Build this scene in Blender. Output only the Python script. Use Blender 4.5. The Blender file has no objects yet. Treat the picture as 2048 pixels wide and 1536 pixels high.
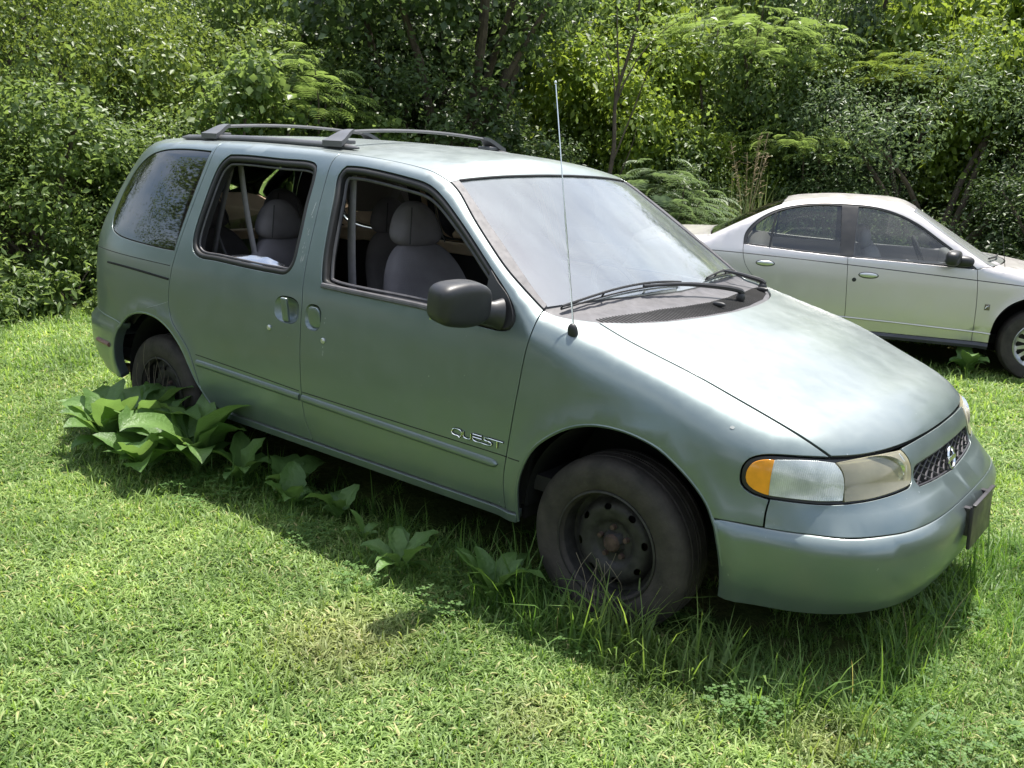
import bpy, math, random
import numpy as np
from mathutils import Vector, Matrix, Euler
from mathutils.geometry import delaunay_2d_cdt

# ------------------------------------------------------------------ scene, camera, sky, sun
scene = bpy.context.scene
scene.render.resolution_x, scene.render.resolution_y = 1024, 768
cam_data = bpy.data.cameras.new('camera')
cam = bpy.data.objects.new('camera', cam_data)
scene.collection.objects.link(cam)
cam.location = (1.60866, -3.53778, 1.65930)
cam.rotation_euler = (1.32207, -0.04876, 0.67384)
cam_data.sensor_width = 36.0
cam_data.lens = 1869.58 / 2048 * 36
cam_data.clip_start = 0.05
cam_data.clip_end = 2000
scene.camera = cam
scene.view_settings.view_transform = 'Standard'
scene.view_settings.look = 'None'
scene.view_settings.exposure = 1.06
scene.view_settings.gamma = 1.0

SUN_DIR = Vector((-0.06, 0.30, 1.0)).normalized()          # towards the sun
SUN_EL = math.asin(SUN_DIR.z)
SUN_AZ = math.atan2(SUN_DIR.x, SUN_DIR.y)
world = bpy.data.worlds.new('World')
scene.world = world
world.use_nodes = True
wn, wl = world.node_tree.nodes, world.node_tree.links
wn.clear()
wo = wn.new('ShaderNodeOutputWorld'); bg = wn.new('ShaderNodeBackground')
sky = wn.new('ShaderNodeTexSky'); sky.sky_type = 'NISHITA'; sky.sun_disc = False
sky.sun_elevation = SUN_EL; sky.sun_rotation = SUN_AZ
sky.air_density = 1.2; sky.dust_density = 2.5; sky.ozone_density = 1.0
bg.inputs['Strength'].default_value = 0.115
tc = wn.new('ShaderNodeTexCoord'); mp = wn.new('ShaderNodeMapping')
mp.inputs['Scale'].default_value = (1.0, 1.0, 2.2)
cl = wn.new('ShaderNodeTexNoise'); cl.inputs['Scale'].default_value = 1.5; cl.inputs['Detail'].default_value = 5; cl.inputs['Roughness'].default_value = 0.55
cr = wn.new('ShaderNodeValToRGB'); cr.color_ramp.elements[0].position = 0.43; cr.color_ramp.elements[1].position = 0.66
cr.color_ramp.elements[0].color = (0, 0, 0, 1); cr.color_ramp.elements[1].color = (1, 1, 1, 1)
mx = wn.new('ShaderNodeMixRGB'); mx.inputs['Color2'].default_value = (6.6, 6.9, 7.3, 1)
wl.new(tc.outputs['Generated'], mp.inputs['Vector']); wl.new(mp.outputs['Vector'], cl.inputs['Vector'])
wl.new(cl.outputs['Fac'], cr.inputs['Fac']); wl.new(cr.outputs['Color'], mx.inputs['Fac'])
wl.new(sky.outputs['Color'], mx.inputs['Color1']); wl.new(mx.outputs['Color'], bg.inputs['Color'])
wl.new(bg.outputs['Background'], wo.inputs['Surface'])

sun_data = bpy.data.lights.new('sun', 'SUN')
sun_data.energy = 5.0; sun_data.angle = math.radians(0.55); sun_data.color = (1.0, 0.955, 0.88)
sun = bpy.data.objects.new('sun', sun_data)
scene.collection.objects.link(sun)
sun.rotation_euler = SUN_DIR.to_track_quat('Z', 'Y').to_euler()
scene.cycles.transparent_max_bounces = 12
scene.cycles.max_bounces = 8

rnd = random.Random(7)
rng = np.random.default_rng(7)
COL = scene.collection

# ------------------------------------------------------------------ materials
def new_mat(name):
    m = bpy.data.materials.new(name); m.use_nodes = True
    nt = m.node_tree; b = nt.nodes['Principled BSDF']
    return m, nt, b

def noise(nt, scale, detail=4, rough=0.55, coord='Object', stretch=None):
    t = nt.nodes.new('ShaderNodeTexCoord'); n = nt.nodes.new('ShaderNodeTexNoise')
    n.inputs['Scale'].default_value = scale; n.inputs['Detail'].default_value = detail; n.inputs['Roughness'].default_value = rough
    if stretch:
        mpn = nt.nodes.new('ShaderNodeMapping'); mpn.inputs['Scale'].default_value = stretch
        nt.links.new(t.outputs[coord], mpn.inputs['Vector']); nt.links.new(mpn.outputs['Vector'], n.inputs['Vector'])
    else:
        nt.links.new(t.outputs[coord], n.inputs['Vector'])
    return n

def ramp(nt, src, stops):
    r = nt.nodes.new('ShaderNodeValToRGB'); e = r.color_ramp.elements
    while len(e) < len(stops): e.new(0.5)
    for el, (p, c) in zip(e, stops):
        el.position = p; el.color = (c[0], c[1], c[2], 1) if hasattr(c, '__len__') else (c, c, c, 1)
    nt.links.new(src, r.inputs['Fac'])
    return r.outputs['Color']

def simple(name, col, rough=0.5, metal=0.0, coat=0.0, spec=0.5, var=0.0, vscale=8.0, bump=0.0, bscale=60.0, rvar=0.0):
    m, nt, b = new_mat(name)
    b.inputs['Base Color'].default_value = (*col, 1)
    b.inputs['Roughness'].default_value = rough; b.inputs['Metallic'].default_value = metal
    b.inputs['Coat Weight'].default_value = coat; b.inputs['Coat Roughness'].default_value = 0.12
    b.inputs['Specular IOR Level'].default_value = spec
    if var > 0:
        n = noise(nt, vscale)
        c = ramp(nt, n.outputs['Fac'], [(0.3, [x * (1 - var) for x in col]), (0.7, [min(1, x * (1 + var)) for x in col])])
        nt.links.new(c, b.inputs['Base Color'])
    if rvar > 0:
        n = noise(nt, vscale * 2.3)
        c = ramp(nt, n.outputs['Fac'], [(0.3, max(0.02, rough - rvar)), (0.7, min(1, rough + rvar))])
        nt.links.new(c, b.inputs['Roughness'])
    if bump > 0:
        n = noise(nt, bscale); bp = nt.nodes.new('ShaderNodeBump')
        bp.inputs['Strength'].default_value = bump; bp.inputs['Distance'].default_value = 0.01
        nt.links.new(n.outputs['Fac'], bp.inputs['Height']); nt.links.new(bp.outputs['Normal'], b.inputs['Normal'])
    return m

def paint(name, base, dusty, metal=0.55, rough=0.36, coat=0.55, chips=(0.8, 0.8, 0.8), sunlit_dust=0.0):
    """aged metallic clear-coat: flake, faint dust film, water spots"""
    m, nt, b = new_mat(name)
    N, L = nt.nodes, nt.links
    big = noise(nt, 1.7, 5); fine = noise(nt, 9.0, 6, 0.7); speck = noise(nt, 55, 3)
    c1 = ramp(nt, big.outputs['Fac'], [(0.35, base), (0.7, [x * 1.04 for x in base])])
    mixd = N.new('ShaderNodeMixRGB'); mixd.inputs['Color2'].default_value = (*dusty, 1)
    f = ramp(nt, fine.outputs['Fac'], [(0.45, 0.0), (0.75, 0.08)])
    L.new(f, mixd.inputs['Fac']); L.new(c1, mixd.inputs['Color1'])
    mixs = N.new('ShaderNodeMixRGB'); mixs.inputs['Color2'].default_value = (*chips, 1)
    s = ramp(nt, speck.outputs['Fac'], [(0.74, 0.0), (0.80, 0.35)])
    L.new(s, mixs.inputs['Fac']); L.new(mixd.outputs['Color'], mixs.inputs['Color1'])
    last = mixs.outputs['Color']; b.inputs['Metallic'].default_value = metal
    if sunlit_dust:
        # pale dust and oxidised clear coat on up-facing panels, also painting their sunlit whiteness
        ge_ = N.new('ShaderNodeNewGeometry'); sx_ = N.new('ShaderNodeSeparateXYZ'); L.new(ge_.outputs['Normal'], sx_.inputs[0])
        up_ = ramp(nt, sx_.outputs['Z'], [(.70, 0.0), (.98, sunlit_dust)])
        dn = ramp(nt, noise(nt, 5.0, 5, .6).outputs['Fac'], [(.25, .75), (.75, 1.0)])
        ml = N.new('ShaderNodeMath'); ml.operation = 'MULTIPLY'; L.new(up_, ml.inputs[0]); L.new(dn, ml.inputs[1])
        md_ = N.new('ShaderNodeMixRGB'); md_.inputs['Color2'].default_value = (.52, .53, .50, 1); L.new(ml.outputs[0], md_.inputs['Fac']); L.new(last, md_.inputs['Color1']); last = md_.outputs['Color']
        mm_ = N.new('ShaderNodeMath'); mm_.operation = 'MULTIPLY_ADD'; mm_.inputs[1].default_value = -metal; mm_.inputs[2].default_value = metal; L.new(ml.outputs[0], mm_.inputs[0]); L.new(mm_.outputs[0], b.inputs['Metallic'])
    L.new(last, b.inputs['Base Color'])
    b.inputs['Coat Weight'].default_value = coat
    r = ramp(nt, fine.outputs['Fac'], [(0.3, rough - 0.04), (0.75, rough + 0.10)])
    L.new(r, b.inputs['Roughness'])
    cr_ = ramp(nt, fine.outputs['Fac'], [(0.3, 0.06), (0.75, 0.22)])
    L.new(cr_, b.inputs['Coat Roughness'])
    wav = noise(nt, 2.6, 2, 0.4); bp = N.new('ShaderNodeBump'); bp.inputs['Strength'].default_value = 0.12; bp.inputs['Distance'].default_value = 0.005
    L.new(wav.outputs['Fac'], bp.inputs['Height']); L.new(bp.outputs['Normal'], b.inputs['Normal']); L.new(bp.outputs['Normal'], b.inputs['Coat Normal'])
    return m

def glass(name, tint, opacity, rough=0.02, film=None, film_fac=0.0, streak=None):
    """thin window pane: see-through tint, mirror reflection, optional dust film"""
    m, nt, b = new_mat(name); N, L = nt.nodes, nt.links
    N.remove(b); out = [n for n in N if n.type == 'OUTPUT_MATERIAL'][0]
    tr = N.new('ShaderNodeBsdfTransparent'); tr.inputs['Color'].default_value = (*tint, 1)
    gl = N.new('ShaderNodeBsdfGlossy'); gl.inputs['Roughness'].default_value = rough
    fr = N.new('ShaderNodeFresnel'); fr.inputs['IOR'].default_value = 1.55
    boost = N.new('ShaderNodeMath'); boost.operation = 'MULTIPLY_ADD'; boost.inputs[1].default_value = 1.15; boost.inputs[2].default_value = opacity
    boost.use_clamp = True
    L.new(fr.outputs['Fac'], boost.inputs[0])
    mixg = N.new('ShaderNodeMixShader'); L.new(boost.outputs[0], mixg.inputs['Fac']); L.new(tr.outputs[0], mixg.inputs[1]); L.new(gl.outputs[0], mixg.inputs[2])
    last = mixg
    if film:
        df = N.new('ShaderNodeBsdfDiffuse'); df.inputs['Color'].default_value = (*film, 1)
        tl = N.new('ShaderNodeBsdfTranslucent'); tl.inputs['Color'].default_value = (*film, 1)
        ad = N.new('ShaderNodeMixShader'); ad.inputs['Fac'].default_value = 0.35
        L.new(df.outputs[0], ad.inputs[1]); L.new(tl.outputs[0], ad.inputs[2])
        n = noise(nt, 3.0, 5, 0.6, stretch=streak)
        fc = ramp(nt, n.outputs['Fac'], [(0.3, film_fac * (0.7 if not streak else 0.62)), (0.7, film_fac * (1.25 if not streak else 1.4))])
        mf = N.new('ShaderNodeMixShader'); L.new(fc, mf.inputs['Fac']); L.new(mixg.outputs[0], mf.inputs[1]); L.new(ad.outputs[0], mf.inputs[2])
        last = mf
    L.new(last.outputs[0], out.inputs['Surface'])
    return m

M = {}
M['van_paint'] = paint('sage_green_metallic_paint', (0.160, 0.200, 0.204), (0.33, 0.345, 0.34), metal=0.68, rough=0.38, coat=0.6, sunlit_dust=.33)
M['sedan_paint'] = paint('silver_champagne_paint', (0.56, 0.53, 0.52), (0.54, 0.52, 0.50), metal=0.6, rough=0.33)
M['black_plastic'] = simple('black_plastic', (0.022, 0.022, 0.024), 0.45, var=0.25, rvar=0.1)
M['grey_plastic'] = simple('weathered_grey_plastic', (0.075, 0.072, 0.078), 0.55, var=0.25, vscale=20, rvar=0.1)
M['rack_metal'] = simple('dark_grey_rack_paint', (0.10, 0.10, 0.105), 0.38, var=0.15, rvar=0.08)
M['rubber'] = simple('window_rubber', (0.015, 0.015, 0.016), 0.6, var=0.2)
M['tyre'] = simple('old_tyre_rubber', (0.032, 0.026, 0.023), 0.75, var=0.45, vscale=14, bump=0.25, bscale=90)
M['void'] = simple('dark_underbody', (0.006, 0.006, 0.006), 0.9)
M['scuff'] = simple('scuffed_sidewall', (.085, .075, .070), .8, var=.6, vscale=30)
M['rim'] = simple('dirty_black_steel', (0.030, 0.028, 0.027), 0.6, metal=0.3, var=0.5, vscale=22)
M['rust'] = simple('rusty_steel', (0.062, 0.038, 0.028), 0.8, var=0.5, vscale=30)
M['chrome'] = simple('chrome', (0.82, 0.83, 0.84), 0.14, metal=1.0)
M['bright_trim'] = simple('bright_trim', (0.62, 0.63, 0.64), 0.3, metal=0.8)
M['seat'] = simple('grey_seat_cloth', (0.175, 0.16, 0.17), 0.95, spec=0.15, var=0.18, vscale=6, bump=0.4, bscale=260)
M['interior'] = simple('dark_interior_trim', (0.035, 0.033, 0.034), 0.8, var=0.2)
M['interior_tan'] = simple('tan_interior_trim', (0.62, 0.47, 0.32), 0.7, var=0.12)
M['headliner'] = simple('headliner', (0.10, 0.095, 0.09), 0.95)
M['belt'] = simple('grey_seat_belt', (0.22, 0.205, 0.215), 0.8, var=0.1, vscale=40)
M['amber'] = simple('amber_lens', (0.78, 0.30, 0.015), 0.22, coat=1.0, var=0.12, vscale=30)
M['reflector'] = simple('lamp_reflector', (0.75, 0.76, 0.75), 0.22, metal=1.0)
M['red_lens'] = simple('faded_red_marker', (0.16, 0.075, 0.06), 0.4)
M['tint_glass'] = glass('dark_tinted_glass', (0.26, 0.27, 0.24), 0.08)
M['quarter_glass'] = glass('quarter_window_glass', (0.045, 0.05, 0.05), 0.09, film=(0.25, 0.24, 0.2), film_fac=0.02)
M['clear_glass'] = glass('clear_window_glass', (0.72, 0.75, 0.72), 0.03, film=(0.6, 0.6, 0.58), film_fac=0.04)
M['windshield'] = glass('dusty_windshield_glass', (0.66, 0.72, 0.71), 0.26, rough=0.05, film=(0.62, 0.69, 0.72), film_fac=0.18, streak=(1.0, 2.6, 1.0))
M['sedan_screen'] = glass('sedan_windshield_glass', (0.55, 0.6, 0.58), 0.05, rough=0.03, film=(0.6, 0.62, 0.6), film_fac=0.28)

# ------------------------------------------------------------------ object helpers
def tag(o, label=None, cat=None, group=None, kind=None):
    if label: o['label'] = label
    if cat: o['category'] = cat
    if group: o['group'] = group
    if kind: o['kind'] = kind
    return o

def empty(name, loc=(0, 0, 0), rz=0.0):
    o = bpy.data.objects.new(name, None); COL.objects.link(o)
    o.location = loc; o.rotation_euler = (0, 0, rz); o.empty_display_size = 0.2
    return o

def mesh_obj(name, V, Fs, mat, parent=None, normals=None, smooth=True, mats=None, fmat=None):
    me = bpy.data.meshes.new(name)
    V = np.asarray(V, float)
    me.from_pydata(V.tolist(), [], [tuple(int(i) for i in f) for f in Fs])
    if mats:
        for mm in mats: me.materials.append(mm)
        me.polygons.foreach_set('material_index', np.asarray(fmat, dtype=np.int32))
    else:
        me.materials.append(mat)
    if smooth:
        me.polygons.foreach_set('use_smooth', [True] * len(me.polygons))
    if normals is not None:
        me.normals_split_custom_set_from_vertices(np.asarray(normals, float).tolist())
    me.update()
    o = bpy.data.objects.new(name, me); COL.objects.link(o)
    if parent: o.parent = parent
    return o

def bigmesh(name, V, quads=None, tris=None, mat=None, parent=None, attr=None, smooth=False):
    """fast mesh from arrays; attr = dict name -> per-vertex float array"""
    me = bpy.data.meshes.new(name)
    V = np.asarray(V, np.float32)
    nq = 0 if quads is None else len(quads); ntr = 0 if tris is None else len(tris)
    li = []
    if nq: li.append(np.asarray(quads, np.int32).ravel())
    if ntr: li.append(np.asarray(tris, np.int32).ravel())
    li = np.concatenate(li)
    st = np.concatenate([np.arange(nq) * 4, nq * 4 + np.arange(ntr) * 3]).astype(np.int32)
    me.vertices.add(len(V)); me.vertices.foreach_set('co', V.ravel())
    me.loops.add(len(li)); me.loops.foreach_set('vertex_index', li)
    me.polygons.add(nq + ntr); me.polygons.foreach_set('loop_start', st)
    if smooth: me.polygons.foreach_set('use_smooth', np.ones(nq + ntr, bool))
    if attr:
        for k, a in attr.items():
            at = me.attributes.new(k, 'FLOAT', 'POINT'); at.data.foreach_set('value', np.asarray(a, np.float32))
    me.update(calc_edges=True); me.validate()
    if mat: me.materials.append(mat)
    o = bpy.data.objects.new(name, me)
    if parent != 'nolink': COL.objects.link(o)
    if parent and parent != 'nolink': o.parent = parent
    return o

class Geo:
    """collects simple shapes into one mesh"""
    def __init__(s): s.V = []; s.F = []; s.n = 0
    def add(s, V, Fs):
        V = np.asarray(V, float); s.V.append(V); s.F += [tuple(i + s.n for i in f) for f in Fs]; s.n += len(V); return s
    def tube(s, pts, r, sides=8, caps=True, flat=None):
        P = np.asarray(pts, float); n = len(P); r = np.broadcast_to(np.asarray(r, float), (n,))
        T = np.gradient(P, axis=0); T /= np.linalg.norm(T, axis=1)[:, None] + 1e-12
        up = np.array([0, 0, 1.0]) if abs(T[0][2]) < 0.9 else np.array([1.0, 0, 0])
        if flat is not None: up = np.asarray(flat[0], float)
        V = []
        for i in range(n):
            a = np.cross(T[i], up); a /= np.linalg.norm(a) + 1e-12; b = np.cross(a, T[i])
            if flat is None: up = b
            k = 1.0 if flat is None else flat[1]
            for j in range(sides):
                t = 2 * math.pi * j / sides
                V.append(P[i] + r[i] * (math.cos(t) * a + math.sin(t) * b * k))
        Fs = [(i * sides + j, i * sides + (j + 1) % sides, (i + 1) * sides + (j + 1) % sides, (i + 1) * sides + j) for i in range(n - 1) for j in range(sides)]
        if caps: Fs += [tuple(range(sides))[::-1], tuple((n - 1) * sides + j for j in range(sides))]
        return s.add(V, Fs)
    def box(s, c, h, rot=None, bev=0.0):
        """box centre c, half sizes h, with chamfered edges"""
        h = np.asarray(h, float); c = np.asarray(c, float); b = min(bev, min(h) * 0.9)
        if b <= 0:
            V = np.array([[x, y, z] for x in (-1, 1) for y in (-1, 1) for z in (-1, 1)], float) * h
            Fs = [(0, 1, 3, 2), (4, 6, 7, 5), (0, 4, 5, 1), (2, 3, 7, 6), (0, 2, 6, 4), (1, 5, 7, 3)]
        else:
            bm = bmesh_box(h, b); V, Fs = bm
        if rot is not None: V = V @ np.array(rot.to_matrix()).T
        return s.add(V + c, Fs)
    def lathe(s, prof, centre, axis='Y', n=48, ang0=0.0):
        """prof: list of (radius, along)"""
        V = []; m = len(prof)
        for i in range(n):
            t = 2 * math.pi * i / n + ang0
            for r, a in prof:
                p = (r * math.cos(t), a, r * math.sin(t)) if axis == 'Y' else (r * math.cos(t), r * math.sin(t), a)
                V.append(p)
        Fs = [(i * m + j, i * m + j + 1, ((i + 1) % n) * m + j + 1, ((i + 1) % n) * m + j) for i in range(n) for j in range(m - 1)]
        return s.add(np.array(V) + np.asarray(centre, float), Fs)
    def sup(s, c, h, e=2.6, nu=28, nv=16, rot=None, fn=None):
        """superellipsoid blob; fn deforms unit coordinates"""
        V = []
        sg = lambda w, p: np.sign(w) * abs(w) ** p
        k = 2.0 / e
        for i in range(nv + 1):
            ph = -math.pi / 2 + math.pi * i / nv
            for j in range(nu):
                th = 2 * math.pi * j / nu
                V.append((sg(math.cos(ph), k) * sg(math.cos(th), k), sg(math.cos(ph), k) * sg(math.sin(th), k), sg(math.sin(ph), k)))
        V = np.array(V)
        if fn: V = fn(V)
        V = V * np.asarray(h, float)
        if rot is not None: V = V @ np.array(rot.to_matrix()).T
        Fs = [(i * nu + j, i * nu + (j + 1) % nu, (i + 1) * nu + (j + 1) % nu, (i + 1) * nu + j) for i in range(nv) for j in range(nu)]
        return s.add(V + np.asarray(c, float), Fs)
    def build(s, name, mat, parent=None, smooth=True, mirror=False):
        V = np.concatenate(s.V); Fs = s.F
        if mirror:
            V = V * np.array([1, -1, 1]); Fs = [f[::-1] for f in Fs]
        o = mesh_obj(name, V, Fs, mat, parent, smooth=False)
        if smooth:
            o.data.polygons.foreach_set('use_smooth', [True] * len(o.data.polygons))
            o.data.set_sharp_from_angle(angle=math.radians(38))
        return o

def bmesh_box(h, b):
    import bmesh
    bm = bmesh.new(); bmesh.ops.create_cube(bm, size=2.0)
    for v in bm.verts: v.co = Vector((v.co.x * h[0], v.co.y * h[1], v.co.z * h[2]))
    bmesh.ops.bevel(bm, geom=bm.edges[:], offset=b, segments=3, profile=0.5, affect='EDGES')
    bm.verts.index_update()
    V = np.array([v.co[:] for v in bm.verts]); Fs = [tuple(v.index for v in f.verts) for f in bm.faces]
    bm.free()
    return V, Fs

# ------------------------------------------------------------------ implicit car bodies
def pch(xs, ys):
    """monotone cubic through knots"""
    xs = np.array(xs, float); ys = np.array(ys, float); h = np.diff(xs); d = np.diff(ys) / h
    m = np.zeros(len(xs)); m[0] = d[0]; m[-1] = d[-1]
    for i in range(1, len(xs) - 1):
        if d[i - 1] * d[i] > 0:
            w1 = 2 * h[i] + h[i - 1]; w2 = h[i] + 2 * h[i - 1]; m[i] = (w1 + w2) / (w1 / d[i - 1] + w2 / d[i])
    def f(x):
        x = np.asarray(x, float); i = np.clip(np.searchsorted(xs, x) - 1, 0, len(h) - 1)
        xc = np.clip(x, xs[0], xs[-1]); t = (xc - xs[i]) / h[i]
        r = (2 * t**3 - 3 * t**2 + 1) * ys[i] + (t**3 - 2 * t**2 + t) * h[i] * m[i] + (3 * t**2 - 2 * t**3) * ys[i + 1] + (t**3 - t**2) * h[i] * m[i + 1]
        return r + np.where(x < xs[0], (x - xs[0]) * m[0], 0) + np.where(x > xs[-1], (x - xs[-1]) * m[-1], 0)
    return f
def smax(a, b, k):
    h = np.maximum(k - np.abs(a - b), 0) / k
    return np.maximum(a, b) + h * h * k * 0.25
def smin(a, b, k): return -smax(-a, -b, k)
def sstep(a, b, x):
    t = np.clip((x - a) / (b - a), 0, 1); return t * t * (3 - 2 * t)

class Body:
    """surface F=0, reached by rays from an inner axis: (s, v) -> point; s runs along the car and round its corners"""
    def __init__(s, F, sF, sR, zc, R=0.95):
        s.F, s.sF, s.sR, s.zc, s.R = F, sF, sR, zc, R
        s.cF = sF + R * math.pi / 2; s.cR = sR - R * math.pi / 2      # s of the centre plane, front and rear
    def _ray(s, S, V):
        ph = np.where(S > s.sF, (S - s.sF) / s.R, np.where(S < s.sR, (S - s.sR) / s.R, 0.0))
        ox = np.clip(S, s.sR, s.sF); el = V / s.R
        d = np.stack([np.sin(ph) * np.cos(el), -np.cos(ph) * np.cos(el), np.sin(el)], -1)
        o = np.stack([ox, np.zeros_like(ox), np.full_like(ox, s.zc)], -1)
        return o, d
    def _bis(s, o, d, a, b):
        a = np.full(o.shape[:-1], a, float); b = np.full(o.shape[:-1], b, float)
        for _ in range(34):
            m = (a + b) / 2; p = o + m[..., None] * d; out = s.F(p[..., 0], p[..., 1], p[..., 2]) > 0
            b = np.where(out, m, b); a = np.where(out, a, m)
        return o + a[..., None] * d
    def sv(s, uv):
        o, d = s._ray(uv[:, 0], uv[:, 1]); return s._bis(o, d, 0.02, 2.6)
    def sv_inv(s, P):
        P = np.atleast_2d(np.asarray(P, float)); x, y, z = P[:, 0], np.abs(P[:, 1]), P[:, 2]
        dx = np.where(x > s.sF, x - s.sF, np.where(x < s.sR, x - s.sR, 0))
        r = np.hypot(dx, y); ph = np.arctan2(dx, y)
        S = np.where(x > s.sF, s.sF + s.R * ph, np.where(x < s.sR, s.sR + s.R * ph, x))
        return np.stack([S, s.R * np.arctan2(z - s.zc, r)], 1)
    def top(s, uv):
        o = np.stack([uv[:, 0], -uv[:, 1], np.full(len(uv), s.zc - 0.05)], -1)
        d = np.zeros_like(o); d[:, 2] = 1
        return s._bis(o, d, 0.0, 1.6)
    def top_inv(s, P):
        P = np.atleast_2d(np.asarray(P, float)); return np.stack([P[:, 0], np.abs(P[:, 1])], 1)
    def normal(s, P):
        e = 0.004; g = []
        for k in range(3):
            q = np.zeros(3); q[k] = e; A = P + q; B = P - q
            g.append(s.F(A[:, 0], A[:, 1], A[:, 2]) - s.F(B[:, 0], B[:, 1], B[:, 2]))
        g = np.stack(g, 1); return g / (np.linalg.norm(g, axis=1)[:, None] + 1e-12)
    def snap(s, P):
        P = np.atleast_2d(np.asarray(P, float)).copy(); mid = np.abs(P[:, 1]) < 1e-6
        for _ in range(6):
            f = s.F(P[:, 0], P[:, 1], P[:, 2]); e = 0.003; g = []
            for k in range(3):
                q = np.zeros(3); q[k] = e; A = P + q; B = P - q
                g.append((s.F(A[:, 0], A[:, 1], A[:, 2]) - s.F(B[:, 0], B[:, 1], B[:, 2])) / (2 * e))
            g = np.stack(g, 1); g[mid, 1] = 0
            P -= np.clip(f / ((g * g).sum(1) + 1e-9), -.05, .05)[:, None] * g
        P[mid, 1] = 0
        return P
    def on(s, P, kind='sv', off=0.0):
        """snap rough points onto the body"""
        inv, fw = (s.sv_inv, s.sv) if kind == 'sv' else (s.top_inv, s.top)
        Q = fw(inv(P)); return Q + off * s.normal(Q)

def catmull(P, step):
    P = np.asarray(P, float)
    if len(P) == 2:
        n = max(1, int(np.ceil(np.linalg.norm(P[1] - P[0]) / step))); t = np.linspace(0, 1, n + 1)[:, None]
        return P[0] * (1 - t) + P[1] * t
    d = np.concatenate([[0], np.cumsum(np.linalg.norm(np.diff(P, axis=0), axis=1) ** 0.5)])
    m = np.zeros_like(P)
    for i in range(1, len(P) - 1):
        h0 = d[i] - d[i - 1]; h1 = d[i + 1] - d[i]
        m[i] = ((P[i] - P[i - 1]) / h0 * h1 + (P[i + 1] - P[i]) / h1 * h0) / (h0 + h1)
    m[0] = 1.5 * (P[1] - P[0]) / (d[1] - d[0]) - m[1] * .5; m[-1] = 1.5 * (P[-1] - P[-2]) / (d[-1] - d[-2]) - m[-2] * .5
    out = []
    for i in range(len(P) - 1):
        h = d[i + 1] - d[i]; n = max(1, int(np.ceil(np.linalg.norm(P[i + 1] - P[i]) / step)))
        for k in range(n):
            t = k / n
            out.append((2*t**3-3*t**2+1)*P[i] + (t**3-2*t**2+t)*h*m[i] + (3*t**2-2*t**3)*P[i+1] + (t**3-t**2)*h*m[i+1])
    out.append(P[-1]); return np.array(out)

def area2(P): x, y = P[:, 0], P[:, 1]; return 0.5 * np.sum(x * np.roll(y, -1) - np.roll(x, -1) * y)

def loop2(segs, inv, step, ccw=True):
    out = []; snap = inv.__self__.snap
    for sg in segs:
        c = catmull(inv(snap(catmull(np.array(sg, float), .03))), step)
        if out: c = c[1:] if np.linalg.norm(c[0] - out[-1]) < 1e-4 else c
        out += list(c)
    P = np.array(out)
    if np.linalg.norm(P[0] - P[-1]) < 1e-4: P = P[:-1]
    keep = np.linalg.norm(P - np.roll(P, 1, axis=0), axis=1) > 1e-4
    P = P[keep]
    if (area2(P) > 0) != ccw: P = P[::-1]
    return P

def inset(P, g, fixed=None):
    """move a closed loop to its left by g (into a ccw polygon); points flagged fixed keep their centre-line coordinate"""
    e = np.roll(P, -1, axis=0) - P; e /= np.linalg.norm(e, axis=1)[:, None] + 1e-12
    n1 = np.stack([-e[:, 1], e[:, 0]], 1); n0 = np.roll(n1, 1, axis=0)
    if fixed is not None:
        fe = fixed & np.roll(fixed, -1)
        f0 = np.roll(fe, 1)
    m = n0 + n1; l2 = np.maximum((m * m).sum(1), 0.5); mv = m * (2 / l2)[:, None] * g
    if fixed is not None:
        only1 = f0 & ~fe; only0 = fe & ~f0; both = fe & f0
        # slide along the centre line
        mv = np.where(both[:, None], 0, mv)
        mv = np.where(only1[:, None], n1 * g, mv); mv = np.where(only0[:, None], n0 * g, mv)
    return P + mv

def inside(P, L):
    x, y = P[:, 0], P[:, 1]; r = np.zeros(len(P), bool); a = L; b = np.roll(L, -1, axis=0)
    for (x0, y0), (x1, y1) in zip(a, b):
        c = (y0 > y) != (y1 > y)
        if abs(y1 - y0) > 1e-12: r ^= c & (x < (x1 - x0) * (y - y0) / (y1 - y0) + x0)
    return r

def dist_loop(P, L):
    d = np.full(len(P), 1e9)
    for a, b in zip(L, np.roll(L, -1, axis=0)):
        ab = b - a; t = np.clip(((P - a) @ ab) / (ab @ ab + 1e-15), 0, 1)
        d = np.minimum(d, np.linalg.norm(P - a - t[:, None] * ab, axis=1))
    return d

def fill(outer, holes, h):
    """triangulate a region with an even interior"""
    lo, hi = outer.min(0), outer.max(0)
    ys = np.arange(lo[1] + h * .5, hi[1], h * .87); G = []
    for i, y in enumerate(ys):
        xs = np.arange(lo[0] + h * (.25 if i % 2 else .75), hi[0], h); G += [(x, y) for x in xs]
    G = np.array(G) if G else np.zeros((0, 2))
    if len(G):
        k = inside(G, outer)
        for H in holes: k &= ~inside(G, H)
        G = G[k]
    if len(G):
        k = dist_loop(G, outer) > h * .45
        for H in holes: k &= dist_loop(G, H) > h * .45
        G = G[k]
    loops = [outer] + list(holes); pts = np.concatenate(loops + [G]); edges = []; o = 0; ids = []
    for Lp in loops:
        n = len(Lp); edges += [(o + i, o + (i + 1) % n) for i in range(n)]; ids.append(np.arange(o, o + n)); o += n
    r = delaunay_2d_cdt([Vector(p) for p in pts], edges, [], 0, 1e-7, True)
    V2 = np.array([v[:] for v in r[0]]); back = {}
    for i, orig in enumerate(r[3]):
        for q in orig: back[q] = i
    T = np.array([f for f in r[2] if len(f) == 3]); c = V2[T].mean(1)
    k = inside(c, outer)
    for H in holes: k &= ~inside(c, H)
    return V2, T[k], [np.array([back[i] for i in idl]) for idl in ids]

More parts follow.
